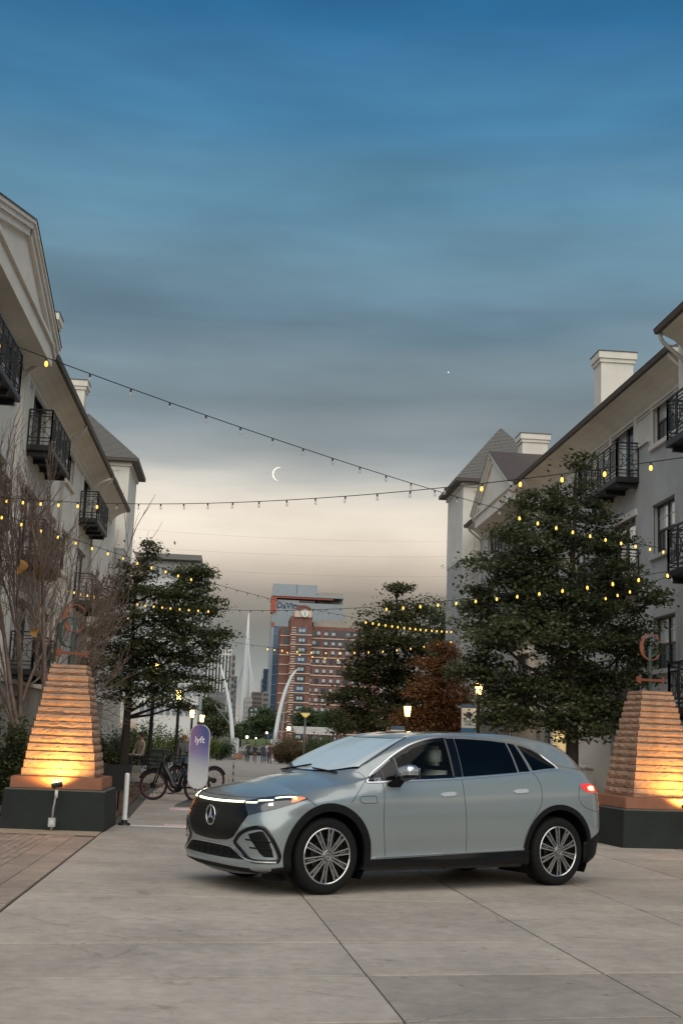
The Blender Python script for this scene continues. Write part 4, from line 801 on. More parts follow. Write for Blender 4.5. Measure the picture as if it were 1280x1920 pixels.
# ---------------------------------------------------------------- small street things on the left
b = MB(); wp_ = gat(233, 1547); r = empty('marker_post', (wp_.x, wp_.y, 0)); tag(r, 'white plastic marker post with a black foot beside the monument', 'bollard')
b.lathe([(.045, .05), (.048, .12), (.042, .16), (.042, .84), (.03, .86), (0, .865)], 14); b.build('post', mat('white_plastic', (.70, .70, .68), rough=.4), r, smooth=True, auto=30); b = MB(); b.lathe([(.0, 0), (.11, 0), (.10, .03), (.055, .05), (.05, .09), (0, .09)], 14); b.build('foot', BLKPOST, r, smooth=True, auto=30)
dp = gat(437, 1458); r = empty('banded_post', (dp.x, dp.y, zg(dp.y))); tag(r, 'thin banded marker post standing alone on the plaza', 'bollard')
for k in range(7): b = MB(); b.lathe([(.03, 0), (.03, .12)], 8, c=(0, 0, .12 * k)); b.build('band', (mat('band_pale', (.42, .38, .34), rough=.7), mat('band_dark', (.12, .10, .09), rough=.7))[k % 2], r)
# black metal chair
cp_ = gat(222, 1524); r = empty('metal_chair', (-2.28, 25.2, 0), R(205)); tag(r, 'black metal armchair partly hidden by the stone monument', 'chair')
for k in range(6): b = MB(); b.bar((-.26 , -.22 + .09 * k, .44), (.26, -.22 + .09 * k, .44), .07, .02); b.build('seat_slat', IRON, r)
b = MB(); b.prism([(-.27, .26, .46), (.27, .26, .46), (.27, .40, .92), (-.27, .40, .92)], (0, .02, .0)); b.build('backrest', IRON, r)
for sx_ in (-1, 1):
    b = MB(); b.tube([(sx_ * .28, -.24, 0), (sx_ * .28, -.24, .64), (sx_ * .28, -.18, .68), (sx_ * .28, .30, .68)], .016, 8); b.build('arm', IRON, r, smooth=True)
    b = MB(); b.tube([(sx_ * .28, .32, 0), (sx_ * .28, .24, .44), (sx_ * .28, .40, .92)], .016, 8); b.build('leg', IRON, r, smooth=True)
ux = at(298, 1410, 45).x; r = empty('utility_cabinet', (ux, 45, zg(45))); tag(r, 'green steel utility cabinet standing behind the bikes', 'cabinet'); UG = mat('cabinet_green', (.045, .065, .05), rough=.6, var=.15, vscale=3)
b = MB(); b.box(-.33, .33, 0, .6, 0, 1.12); b.build('body', UG, r, bevel=.02); b = MB(); b.box(-.36, .36, -.03, .63, 1.12, 1.17); b.build('lid', UG, r, bevel=.01); b = MB(); b.box(-.28, .28, -.012, .0, .1, 1.05); b.build('door', UG, r, bevel=.006)
def boulder(label, x, y, s, seed, group='boulders in the mulch bed'):
    rnd = random.Random(seed); b = MB(); n, m_ = 12, 8; vs = []
    for j in range(m_ + 1):
        for i in range(n):
            a, p = 2 * math.pi * i / n, math.pi * (j / m_) - math.pi / 2; k = 1 + .18 * math.sin(a * 2 + seed) * math.cos(p) + rnd.uniform(-.07, .07); vs.append((s[0] * k * math.cos(a) * math.cos(p), s[1] * k * math.sin(a) * math.cos(p), s[2] * k * math.sin(p)))
    b.add(vs, [(j * n + i, j * n + (i + 1) % n, (j + 1) * n + (i + 1) % n, (j + 1) * n + i) for j in range(m_) for i in range(n)]); o = b.build('boulder', mat('boulder_grey', (.26, .235, .20), rough=.95, var=.25, vscale=4, bump=.5, bscale=12), smooth=True, auto=50, loc=(x, y, zg(y) + s[2] * .45)); tag(o, label, 'boulder', group)
boulder('long pale boulder lying in the mulch by the tree trunk', at(258, 1440, 41).x, 40.6, (.75, .35, .26), 2); boulder('rounded grey boulder beside the lantern post', at(283, 1436, 43).x, 43.2, (.38, .4, .36), 5); boulder('flat tan boulder behind the leafy tree trunk', at(205, 1430, 44).x, 45, (.8, .4, .3), 8)
lw = MB(); lw.box(at(180, 1420, 47).x, at(265, 1420, 47).x, 47, 47.4, zg(47), zg(47) + .55); tag(lw.build('seat_wall', DKST, bevel=.03), 'low grey stone wall behind the boulders', 'wall')
# ---------------------------------------------------------------- trees and shrubs
import numpy as np
def leaf_mat(name, c0, c1, c2):
    M = bpy.data.materials.new(name); M.use_nodes = True; t = M.node_tree; b = t.nodes['Principled BSDF']; g = t.nodes.new('ShaderNodeNewGeometry'); cr = t.nodes.new('ShaderNodeValToRGB'); e = cr.color_ramp.elements
    e[0].color = (*c0, 1); e[1].color = (*c2, 1); q = e.new(.5); q.color = (*c1, 1); t.links.new(g.outputs['Random Per Island'], cr.inputs[0])
    n = t.nodes.new('ShaderNodeTexNoise'); n.inputs['Scale'].default_value = .9; n.inputs['Detail'].default_value = 2; t.links.new(g.outputs['Position'], n.inputs[0])
    mr_ = t.nodes.new('ShaderNodeMapRange'); mr_.inputs[1].default_value = .3; mr_.inputs[2].default_value = .7; mr_.inputs[3].default_value = .65; mr_.inputs[4].default_value = 1.35; t.links.new(n.outputs[0], mr_.inputs[0])
    mx = t.nodes.new('ShaderNodeMix'); mx.data_type = 'RGBA'; mx.blend_type = 'MULTIPLY'; mx.inputs[0].default_value = 1; t.links.new(cr.outputs[0], mx.inputs[6]); t.links.new(mr_.outputs[0], mx.inputs[7]); t.links.new(mx.outputs[2], b.inputs['Base Color']); b.inputs['Roughness'].default_value = .5; b.inputs['Specular IOR Level'].default_value = .35
    tr = t.nodes.new('ShaderNodeBsdfTranslucent'); t.links.new(mx.outputs[2], tr.inputs[0]); ms = t.nodes.new('ShaderNodeMixShader'); ms.inputs[0].default_value = .38; t.links.new(b.outputs[0], ms.inputs[1]); t.links.new(tr.outputs[0], ms.inputs[2]); t.links.new(ms.outputs[0], t.nodes['Material Output'].inputs[0])
    return M
LEAFD = leaf_mat('dark_green_leaves', (.042, .062, .028), (.085, .105, .046), (.17, .165, .072))
LEAFO = leaf_mat('olive_leaves', (.045, .062, .026), (.08, .092, .038), (.17, .14, .055))
LEAFR = leaf_mat('rust_leaves', (.12, .05, .02), (.22, .10, .038), (.32, .17, .075))
LEAFB = leaf_mat('bright_green_leaves', (.05, .085, .018), (.10, .14, .03), (.19, .20, .05))
LEAFF = leaf_mat('far_green_leaves', (.045, .075, .03), (.075, .11, .045), (.11, .14, .055))
LEAFT = leaf_mat('tan_grass_leaves', (.09, .06, .03), (.16, .10, .05), (.12, .13, .05))
BARK = mat('dark_bark', (.035, .026, .02), rough=.95, var=.4, vscale=8, bump=.8, bscale=25, stretch=(1, 1, .3))
BARKT = mat('tan_bark', (.20, .145, .115), rough=.95, var=.35, vscale=8, bump=.5, bscale=30)
def leaves(name, centers, size, mt, parent, seed, flat=.35, aspect=.5):
    "one small folded blade per centre"
    rg = np.random.default_rng(seed); n = len(centers); C = np.asarray(centers, dtype=np.float64)
    d = rg.normal(size=(n, 3)); d[:, 2] = d[:, 2] * flat - .25; d /= np.linalg.norm(d, axis=1)[:, None]
    u = rg.normal(size=(n, 3)); u[:, 2] *= .45; u -= d * (u * d).sum(1)[:, None]; u /= np.linalg.norm(u, axis=1)[:, None]
    nn_ = np.cross(d, u); s = size * rg.uniform(.6, 1.25, n)[:, None]
    V_ = np.stack([C - d * s * .5, C + u * s * aspect * .5 + nn_ * s * .10, C + d * s * .5, C - u * s * aspect * .5 + nn_ * s * .10], 1).reshape(-1, 3)
    me = bpy.data.meshes.new(name); me.vertices.add(4 * n); me.vertices.foreach_set('co', V_.ravel()); me.loops.add(4 * n); me.loops.foreach_set('vertex_index', np.arange(4 * n)); me.polygons.add(n); me.polygons.foreach_set('loop_start', np.arange(0, 4 * n, 4)); me.polygons.foreach_set('loop_total', np.full(n, 4)); me.update(calc_edges=True); me.materials.append(mt)
    o = bpy.data.objects.new(name, me); COL.objects.link(o); o.parent = parent; return o
def tree(label, base, height, clumps, trunk_r, nleaf, lsize, mt, seed, fork=.3, group=None, bark=None, name='leafy_tree', lean=(0, 0), cat='tree', per=16, spread=.26, shell=.55):
    "clumps = (dx, dy, z, rx, ry, rz) relative to the base"
    rnd = random.Random(seed); rg = np.random.default_rng(seed); root = empty(name, base); tag(root, label, cat, group)
    tk = MB(); top_ = Vector((lean[0], lean[1], height * .93)); pts = [Vector((0, 0, -.1))]
    for k in range(1, 9): t = k / 8; pts.append(Vector((lean[0] * t + rnd.uniform(-1, 1) * .05 * t, lean[1] * t + rnd.uniform(-1, 1) * .05 * t, height * .93 * t)))
    tk.tube(pts, [trunk_r * (1.35 if k == 0 else 1) * (1 - .93 * k / 8) + .008 for k in range(9)], 9)
    tw = []; vol = [c[3] * c[4] * c[5] for c in clumps]; tot = sum(v ** .75 for v in vol)
    for ci, (dx, dy, z, rx, ry, rz) in enumerate(clumps):
        c = Vector((dx, dy, z)); zs = max(height * fork, min(height * .86, z - .5 * math.hypot(dx, dy) - .3)); s0 = Vector((lean[0], lean[1], 0)) * (zs / height) + Vector((0, 0, zs))
        mid = s0.lerp(c, .5) + Vector((rnd.uniform(-.15, .15), rnd.uniform(-.15, .15), -.12 * (c - s0).length * .6)); rb = trunk_r * .42 * (1 - .6 * zs / height)
        tk.tube([s0, mid, c], [rb, rb * .65, rb * .35], 6)
        nt = max(6, int(nleaf / per * (vol[ci] ** .75) / tot)); ns = max(5, min(16, nt // 9)); Rv = np.array([rx, ry, rz])
        q = rg.normal(size=(ns, 3)); q /= np.linalg.norm(q, axis=1)[:, None]; q[0] *= .2; SC_ = np.array([dx, dy, z]) + q * Rv * rg.uniform(.55, 1.0, ns)[:, None]
        wch = rg.integers(0, ns, nt); g3 = rg.normal(size=(nt, 3)) * np.array([.24, .24, .11]) * np.array([rx, ry, min(rx, rz)])
        # each spray droops at its rim
        rad = np.hypot(g3[:, 0], g3[:, 1]) / max(rx, .01); g3[:, 2] -= .35 * rad ** 2 * rx
        P = SC_[wch] + g3; tw.append(P)
        for k in range(ns):
            e = Vector(SC_[k]); m2 = c.lerp(e, .5) + Vector((0, 0, -.06)); tk.tube([c.lerp(s0, .15), m2, e], [rb * .3, rb * .2, .006], 5)
    tk.build('trunk', bark or BARK, root, smooth=True, fix=False)
    T = np.concatenate(tw); n = len(T); L_ = np.repeat(T, per, axis=0); off = rg.normal(size=L_.shape) * spread; off[:, 2] *= .35
    # leaves hang in little sprays
    L_ = L_ + off * np.where(rg.random(len(L_)) < .12, 1.8, 1)[:, None]
    leaves('crown', L_, lsize, mt, root, seed + 1); return root
def clump_set(px, Y, base, dep=.8, seed=1, extra=0):
    "ellipses seen in the survey photo (x, y, rx, ry in px) -> clumps round the base point"
    rnd = random.Random(seed); o = []
    for (x, y, a, b_) in px:
        p = at(x, y, Y); k = Y / 2380; o.append((p.x - base[0], rnd.uniform(-dep, dep) * a * k * .5, p.z - base[2], a * k, a * k * dep, b_ * k))
    return o
# broad tree on the right
bR = (at(1072, 1440, 29).x, 29, 0); PR = [(1085, 868, 26, 34), (1075, 935, 68, 50), (985, 955, 38, 40), (1010, 1020, 80, 55), (1110, 1010, 75, 55), (950, 1085, 85, 55), (1060, 1100, 95, 60), (1165, 1095, 70, 55), (895, 1120, 45, 35), (1222, 1125, 28, 34), (905, 1175, 60, 50), (990, 1190, 95, 60), (1100, 1185, 95, 60), (1190, 1200, 55, 50), (905, 1250, 55, 40), (985, 1275, 85, 50), (1085, 1275, 100, 55), (1185, 1260, 55, 40), (960, 1335, 70, 34), (1060, 1345, 80, 40), (1140, 1340, 60, 38), (925, 1345, 35, 20)]
tree('broad dark green tree in front of the grey balconied facade', bR, 8.6, clump_set(PR, 29, bR, .75, 2), .17, 52000, .12, LEAFD, 21, fork=.25, per=14, spread=.13)
# leafy tree on the left
bL = (at(230, 1460, 39).x, 39, zg(39)); PL = [(280, 1035, 22, 30), (262, 1075, 40, 45), (372, 1060, 28, 34), (345, 1100, 50, 45), (230, 1130, 45, 45), (300, 1140, 60, 45), (385, 1125, 40, 38), (415, 1140, 18, 25), (250, 1190, 60, 40), (340, 1190, 60, 38), (400, 1185, 34, 30), (215, 1235, 45, 40), (290, 1240, 65, 40), (360, 1235, 45, 32), (230, 1290, 45, 35), (300, 1290, 55, 34), (370, 1285, 32, 24), (345, 1320, 28, 16), (190, 1190, 30, 40)]
tree('dark leafy tree shading the boulders in the mulch bed', bL, 7.2, clump_set(PL, 39, bL, .75, 3), .15, 30000, .125, LEAFD, 33, fork=.28, per=14, spread=.15)
# tall tree in the middle distance and the rust one before it
bM = (at(735, 1400, 60).x, 60, zg(60)); PM = [(748, 1110, 22, 28), (752, 1150, 46, 36), (705, 1170, 30, 30), (735, 1200, 70, 36), (700, 1240, 55, 38), (775, 1240, 55, 38), (690, 1295, 62, 38), (760, 1290, 62, 40), (660, 1345, 42, 28), (715, 1345, 60, 34), (785, 1340, 55, 34), (640, 1355, 24, 18)]
tree('tall bushy green tree standing beside the rust brown tree', bM, 10.2, clump_set(PM, 60, bM, .8, 4), .2, 32000, .18, LEAFO, 44, fork=.2, per=14, spread=.2)
bM2 = (at(825, 1400, 72).x, 72, zg(72)); PM2 = [(822, 1135, 24, 34), (838, 1180, 28, 30), (805, 1180, 28, 30), (835, 1230, 34, 34), (815, 1280, 40, 34), (850, 1300, 30, 40)]
tree('thin pale green tree rising behind the rust brown tree', bM2, 11, clump_set(PM2, 72, bM2, .8, 5), .15, 12000, .16, LEAFF, 45, fork=.2, per=12, spread=.34)
bB = (at(822, 1400, 52).x, 52, zg(52)); PB = [(835, 1215, 22, 26), (825, 1245, 34, 28), (845, 1270, 32, 30), (800, 1290, 36, 24), (850, 1315, 34, 30), (810, 1330, 46, 28), (770, 1345, 30, 22), (845, 1355, 44, 24), (790, 1365, 40, 18)]
tree('small rust brown tree before the tall green tree', bB, 4.9, clump_set(PB, 52, bB, .8, 6), .09, 22000, .13, LEAFR, 46, fork=.15, per=14, spread=.2)
# far trees over the river
for i, (x, y, rx, ry, Y, lb, mt) in enumerate(((500, 1350, 26, 30, 220, 'rounded green riverside tree between the footbridge pylons', LEAFF), (478, 1368, 16, 16, 240, 'small green tree behind the footbridge deck', LEAFF), (585, 1352, 30, 22, 230, 'green tree below the brick clock building', LEAFF), (625, 1352, 26, 22, 210, 'dense green tree touching the tall bushy tree', LEAFF), (402, 1358, 24, 26, 190, 'dark green tree behind the timber rail fence', LEAFD), (452, 1372, 14, 14, 250, 'little dark tree at the foot of the cable mast', LEAFD), (340, 1352, 30, 22, 170, 'green tree behind the lantern posts and yellow green shrubs', LEAFF), (390, 1330, 18, 22, 260, 'dark tree below the white striped high-rise', LEAFD))):
    p = at(x, y, Y); b0 = (p.x, Y, zg(Y) - 1); k = Y / 2380; rnd = random.Random(60 + i)
    cl = [(rnd.uniform(-.6, .6) * rx * k, rnd.uniform(-.4, .4) * rx * k, p.z - b0[2] + rnd.uniform(-.55, .6) * ry * k, rx * k * rnd.uniform(.4, .6), rx * k * .5, ry * k * rnd.uniform(.35, .55)) for _ in range(9)]
    tree(lb, b0, p.z - b0[2] + ry * k * .8, cl, .25, 4200, .55 * Y / 220, mt, 70 + i, per=10, spread=.7 * Y / 220, group='trees across the river')
def shrub(label, x, Y, w, d, h, n, ls, mt, seed, up=False, group='shrubs along the path'):
    rnd = random.Random(seed); rg = np.random.default_rng(seed); r = empty('shrub', (x, Y, zg(Y))); tag(r, label, 'shrub', group); st = MB(); P = []
    for k in range(26):
        a = rnd.uniform(0, 6.28); q = rnd.uniform(.2, 1) ** .6; e = Vector((math.cos(a) * q * w / 2, math.sin(a) * q * d / 2, h * rnd.uniform(.55, 1.05) * (1 - .35 * q))); st.tube([(e.x * .2, e.y * .2, 0), e * .6 + Vector((0, 0, .08)), e], [.02, .013, .004], 5)
        m_ = n // 26; t = rg.random(m_) ** (.6 if not up else .9); P.append(np.array(e)[None, :] * (.25 + .8 * t[:, None]) + rg.normal(size=(m_, 3)) * np.array([w * .07, d * .07, h * .07]))
    st.build('stems', BARK, r, fix=False); leaves('foliage', np.concatenate(P), ls, mt, r, seed + 5, flat=.9 if up else .4, aspect=.3 if up else .55); return r
rs = random.Random(9)
for x, y0, Y, w, h, m_, lb in ((255, 1390, 62, 2.6, 2.5, LEAFB, 'bright green shrub behind the utility cabinet'), (300, 1380, 68, 3.0, 3.0, LEAFB, 'tall yellow green shrub between two lantern posts'), (345, 1385, 74, 3.0, 2.6, LEAFB, 'yellow green shrub behind the person with the backpack'), (215, 1390, 56, 2.4, 2.3, LEAFD, 'dark green shrub behind the leafy tree trunk'), (385, 1392, 120, 3.4, 2.6, LEAFB, 'light green shrub at the timber fence'), (412, 1395, 128, 3.0, 2.2, LEAFF, 'green shrub in front of the curved white pylon')):
    shrub(lb, at(x, y0, Y).x, Y, w, w * .8, h, 3600, .13 if Y < 80 else .2, m_, rs.randint(0, 999))
for x, Y, w, h, m_, lb in ((545, 118, 3.0, 2.9, LEAFT, 'brown grassy shrub next to the footbridge entrance'), (575, 116, 3.4, 2.8, LEAFT, 'tan and green shrub around the slim street lamp'), (600, 114, 3.4, 2.9, LEAFF, 'grey green shrub behind the car bonnet'), (630, 112, 3.4, 3.0, LEAFF, 'green shrub above the car windscreen'), (660, 110, 3.4, 3.0, LEAFF, 'dark green shrub above the car roof'), (528, 122, 2.2, 2.2, LEAFT, 'small brown shrub by the red sandstone block')):
    shrub(lb, at(x, 1400, Y).x, Y, w, w, h, 4200, .22, m_, rs.randint(0, 999), up=True)
shrub('dark evergreen shrub at the foot of the bare tree', at(8, 1440, 25).x, 25, 1.0, 1.0, 2.1, 4200, .09, LEAFD, 4)
# bare tree against the left building
def bare_tree(label, base, seed):
    rnd = random.Random(seed); root = empty('bare_tree', base); tag(root, label, 'tree'); tk, tw = MB(), MB(); tips = []
    def grow(p, d, l, r_, depth):
        pts = [p]; q = p; dd = d.copy(); n = 4 if depth < 3 else 3
        for k in range(n):
            dd = (dd + Vector((rnd.uniform(-1, 1), rnd.uniform(-1, 1), rnd.uniform(-.35, .45))) * .20).normalized(); q = q + dd * (l / n); pts.append(q)
        (tk if r_ > .012 else tw).tube(pts, [max(.0035, r_ * (1 - .45 * k / n)) for k in range(n + 1)], 7 if depth < 2 else 5 if depth < 4 else 3, cap=False)
        if depth >= 6: tips.append(q); return
        kids = (3, 3, 4, 4, 3, 3)[depth]
        for k in range(kids):
            t = rnd.uniform(.35, 1) if k else 1; i = min(n, max(1, int(t * n))); ax = dd.orthogonal().normalized(); ax.rotate(Quaternion(dd, rnd.uniform(0, 6.28))); an = rnd.uniform(.25, .72) * (1 if k else .35); nd = (dd * math.cos(an) + ax * math.sin(an)); nd = (nd + Vector((0, 0, .10))).normalized()
            grow(pts[i], nd, l * rnd.uniform(.55, .85), r_ * (.55 if k else .72), depth + 1)
    for a, ln in ((Vector((.02, 0, 1)), 2.3), (Vector((.30, -.1, 1)), 2.0), (Vector((-.12, .1, 1)), 2.1)): grow(Vector((rnd.uniform(-.12, .12), rnd.uniform(-.1, .1), -.05)), a.normalized(), ln, .085, 0)
    tk.build('trunk', BARKT, root, smooth=True, fix=False); tw.build('twigs', BARKT, root, fix=False)
    L_ = np.array([tuple(t) for t in rnd.sample(tips, min(len(tips), 420))]); leaves('dry_leaves', L_, .05, LEAFR, root, seed)
    root.scale = (.78, .8, 1.22)
    return root
bare_tree('bare branching tree with fine brown twigs behind the brick side monument', (at(52, 1440, 25.5).x, 25.5, 0), 8)
# shrivelled golden leaves caught in the bare branches
for i, (x, y, lb) in enumerate(((42, 1050, 'long curled golden leaf hanging high in the bare tree'), (72, 1060, 'crumpled golden leaf cluster beside the long curled leaf'), (68, 1178, 'small golden leaf low in the bare tree'))):
    p = at(x, y, 24.6); rnd = random.Random(i); b = MB(); pts = [Vector((math.sin(k * .9 + i) * .05, .03 * k * (i % 2), -.055 * k)) for k in range(6)]
    for sgn in (-1, 1): b.add([q + Vector((sgn * (.06 * math.sin(math.pi * (k + .5) / 6) + .01), .03 * sgn, 0)) for k, q in enumerate(pts)] + pts, [(k, k + 1, 6 + k + 1, 6 + k) for k in range(5)])
    o = b.build('dry_leaf', mat('golden_leaf', (.30, .15, .03), rough=.7, var=.4, vscale=12), loc=p); o.scale = (1.1, 1, 1.0 if i == 0 else .6); tag(o, lb, 'leaf', 'golden leaves in the bare tree')
# ---------------------------------------------------------------- string lights over the street
SOCK = mat('bulb_socket', (.015, .014, .013), rough=.6)
LIT = mat('lit_filament_bulb', (1, .7, .2), emit=(1, .50, .07), estr=.9)
CLEARB = mat('clear_bulb_glass', (.55, .53, .48), rough=.08, alpha=.35, spec=.6)
CORD = mat('black_cord', (.012, .012, .012), rough=.7)
def proj(P):
    d = Vector(P) - CAM_P; z = d.dot(_fw); return 640 + CAM_F * d.dot(CAM_R) / z, 960 - CAM_F * d.dot(CAM_U) / z
_s = MB(); _s.lathe([(.0, .0), (.016, .0), (.02, -.02), (.02, -.06), (.014, -.065)], 10); _sk = _s.build('socket', SOCK, smooth=True, auto=40)
_b = MB(); _b.lathe([(.013, -.062), (.026, -.085), (.034, -.115), (.030, -.145), (.016, -.163), (0, -.167)], 10); _bl = _b.build('bulb', LIT, smooth=True); _b2 = MB(); _b2.v = _b.v; _b2.f = _b.f; _b2.mi = _b.mi; _bc = _b2.build('bulb', CLEARB, smooth=True)
SKM, BLM, BCM = _sk.data, _bl.data, _bc.data
for q in (_sk, _bl, _bc): bpy.data.objects.remove(q)
def string_lights(label, A, B, mid, spacing, lit, seed=0, start=.4):
    A, B = at(*A), at(*B)
    # find sag so that the cord passes the surveyed middle
    best = min((abs(proj(A.lerp(B, k / 200))[0] - mid[0]), k / 200) for k in range(201))[1]; P = A.lerp(B, best); z_need = xz = None
    lo, hi = -4.0, 8.0
    for _ in range(40):
        m_ = (lo + hi) / 2; y = proj(P - Vector((0, 0, m_)))[1]
        if y < mid[1]: lo = m_
        else: hi = m_
    sag = (lo + hi) / 2 / (4 * best * (1 - best)) ; f_ = lambda t: A.lerp(B, t) - Vector((0, 0, 4 * sag * t * (1 - t)))
    root = empty('string_lights', A); tag(root, label, 'string lights', 'festoon strings across the street'); c = MB(); n = 60; c.tube([f_(k / n) - A for k in range(n + 1)], .006, 5); c.build('cord', CORD, root)
    L_ = (B - A).length; k = start; rnd = random.Random(seed)
    while k < L_:
        p = f_(k / L_); x, y = proj(p)
        if -30 < x < 1310:
            s = bpy.data.objects.new('lamp_socket', SKM); COL.objects.link(s); s.parent = root; s.location = p - A; s.rotation_euler = (rnd.uniform(-.12, .12), rnd.uniform(-.12, .12), 0)
            b = bpy.data.objects.new('bulb', BLM if lit(x) else BCM); COL.objects.link(b); b.parent = s; sc_ = .62 if p.y < 40 else .8; s.scale = (sc_, sc_, sc_)
        k += spacing
string_lights('string of bulbs slanting from the big gable down across the upper sky', (-60, 615, 13), (1250, 1030, 25), (610, 855), .62, lambda x: x < 150 or x > 940, 1)
string_lights('string of bulbs sagging below the crescent moon', (-60, 925, 26), (1330, 850, 13.5), (490, 940), .62, lambda x: x < 215 or 880 < x, 2, .3)
string_lights('string of bulbs passing through the top of the dark leafy tree', (-20, 955, 24), (850, 1181, 50), (470, 1113), .62, lambda x: x < 370 or x > 680, 3)
string_lights('string of bulbs level with the clock of the brick building', (100, 1095, 46), (1330, 1058, 19), (600, 1143), .62, lambda x: x < 400 or x > 715, 4)
string_lights('string of bulbs crossing the brick building below its clock', (130, 1115, 50), (900, 1188, 56), (556, 1218), .66, lambda x: x < 400 or x > 500, 5)
string_lights('lowest string of lit bulbs before the tall bushy tree', (500, 1212, 62), (930, 1222, 60), (690, 1238), .62, lambda x: True, 6)
string_lights('short string of bulbs hung low against the balconied grey facade', (1120, 1120, 27), (1330, 1055, 22), (1218, 1092), .62, lambda x: x < 1190, 7)
# far power lines
for k, (y0, y1, lb) in enumerate(((985, 1012, 'upper faint power line over the river'), (1018, 1040, 'second faint power line over the river'), (1052, 1078, 'lowest faint power line over the river'))):
    A, B = at(180, y0, 210), at(960, y1, 230); c = MB(); c.tube([A.lerp(B, t / 16) - A - Vector((0, 0, 1.2 * 4 * (t / 16) * (1 - t / 16))) for t in range(17)], .012, 4); o = c.build('power_line', mat('wire_grey', (.12, .12, .12)), loc=A); tag(o, lb, 'power line', 'power lines over the river')
# crescent moon and one star
MO = at(524, 889, 5000); k_ = 13.5 / 2380 * 5000
b = MB(); n = 28; vs = []
for j in range(n + 1):
    a = R(75 + 190 * j / n); o = Vector((math.cos(a), 0, math.sin(a))); th = math.sin(math.pi * j / n) * .15
    i_ = o * (1 - th); vs += [o * k_, (o * (1 - th / 2)) * k_ + Vector((0, -1.2 * th * k_ * .3, 0)), i_ * k_, (o * (1 - th / 2)) * k_ + Vector((0, 1.2 * th * k_ * .3, 0))]
b.add(vs, [(j * 4 + q, j * 4 + (q + 1) % 4, (j + 1) * 4 + (q + 1) % 4, (j + 1) * 4 + q) for j in range(n) for q in range(4)])
o = b.build('crescent_moon', mat('moon_glow', (1, .9, .75), emit=(1, .83, .62), estr=.6), loc=MO); tag(o, 'thin pale crescent moon above the warm cloud band', 'moon')
b = MB(); b.lathe([(0, -2.2), (2.2, 0), (0, 2.2)], 8); tag(b.build('evening_star', mat('star_glow', (1, 1, 1), emit=(1, .97, .9), estr=1.2), loc=at(840, 698, 5000)), 'single faint star in the clear upper sky', 'star')
# ---------------------------------------------------------------- the car (s = metres behind the front axle, y = left, z = up)
PAINT = mat('car_paint', (.275, .31, .315), rough=.28, metal=.42, coat=1, coatr=.012, spec=.6)
BLACKGLOSS = mat('gloss_black_trim', (.003, .003, .0035), rough=.14, spec=.3, coat=.15)
BLACKPL = mat('black_plastic', (.004, .004, .0045), rough=.6, spec=.22, bump=.1, bscale=300)
CHROME = mat('satin_chrome', (.72, .73, .74), rough=.26, metal=1)
DKGLASS = mat('privacy_glass', (.002, .0025, .0025), rough=.03, spec=.26)
RUBBER = mat('tyre_rubber', (.0065, .0065, .0065), rough=.75, spec=.25, bump=.15, bscale=120)
RIMSILVER = mat('machined_alloy', (.62, .61, .60), rough=.24, metal=1)
RIMBLACK = mat('gloss_black_alloy', (.008, .008, .009), rough=.25, coat=.5)
SHUT = mat('panel_gap', (.003, .003, .003), rough=.9)
CAR = empty('parked_car', (0.606266, 14.39781, 0), 3.63508359)
tag(CAR, 'light grey electric SUV parked across the concrete plaza with its headlamps on', 'car')

def interp(xs, ys, x):
    "cubic hermite through the keys with limited slopes"
    n = len(xs)
    if x <= xs[0]: return ys[0]
    if x >= xs[-1]: return ys[-1]
    i = max(j for j in range(n - 1) if xs[j] <= x)
    def sl(j):
        if j == 0: return (ys[1] - ys[0]) / (xs[1] - xs[0])
        if j == n - 1: return (ys[-1] - ys[-2]) / (xs[-1] - xs[-2])
        a, b = (ys[j] - ys[j - 1]) / (xs[j] - xs[j - 1]), (ys[j + 1] - ys[j]) / (xs[j + 1] - xs[j])
        if a * b <= 0: return 0
        return 2 * a * b / (a + b)
    h = xs[i + 1] - xs[i]; t = (x - xs[i]) / h; m0, m1 = sl(i) * h, sl(i + 1) * h
    return ys[i] * (2 * t ** 3 - 3 * t * t + 1) + m0 * (t ** 3 - 2 * t * t + t) + ys[i + 1] * (3 * t * t - 2 * t ** 3) + m1 * (t ** 3 - t * t)

S0F, S0R = -.28, 3.5
FS = [-.2, -.1, 0, .1, .2, .3, .38, .46, .54, .65, .8, .95, 1.1, 1.25, 1.4, 1.6, 1.9, 2.2, 2.5, 2.8, 3.0, 3.15, 3.3, 3.4]
# lower lines 0..6: (front s, front z, side W, side z, rear s, rear z)
LOW = [(-.66, .20, .0, .225, 3.9, .26), (-.79, .205, .84, .225, 4.0, .30), (-.868, .262, .945, .26, 4.13, .38), (-.862, .40, .962, .415, 4.19, .50),
       (-.885, .60, .978, .60, 4.235, .68), (-.876, .775, .982, .79, 4.225, .86), (-.848, .885, .958, .945, 4.18, 1.02)]
beltZ = lambda s: interp([-.28, 0, .2, .45, .72, 1.78, 2.79, 3.2, 3.5], [1.015, 1.075, 1.108, 1.132, 1.156, 1.213, 1.295, 1.333, 1.325], s)
beltY = lambda s: interp([-.28, 0, .3, .5, 1.0, 2.0, 2.8, 3.2, 3.5], [.83, .845, .865, .885, .905, .91, .905, .895, .875], s)
cenZ = lambda s: interp([-.28, 0, .18, .26, .38, .54, .8, .95, 1.1, 1.25, 1.4, 1.6, 1.9, 2.2, 2.5, 2.8, 3.1, 3.3, 3.5], [1.118, 1.182, 1.206, 1.228, 1.282, 1.36, 1.482, 1.542, 1.598, 1.643, 1.672, 1.697, 1.716, 1.726, 1.730, 1.724, 1.70, 1.672, 1.63], s)
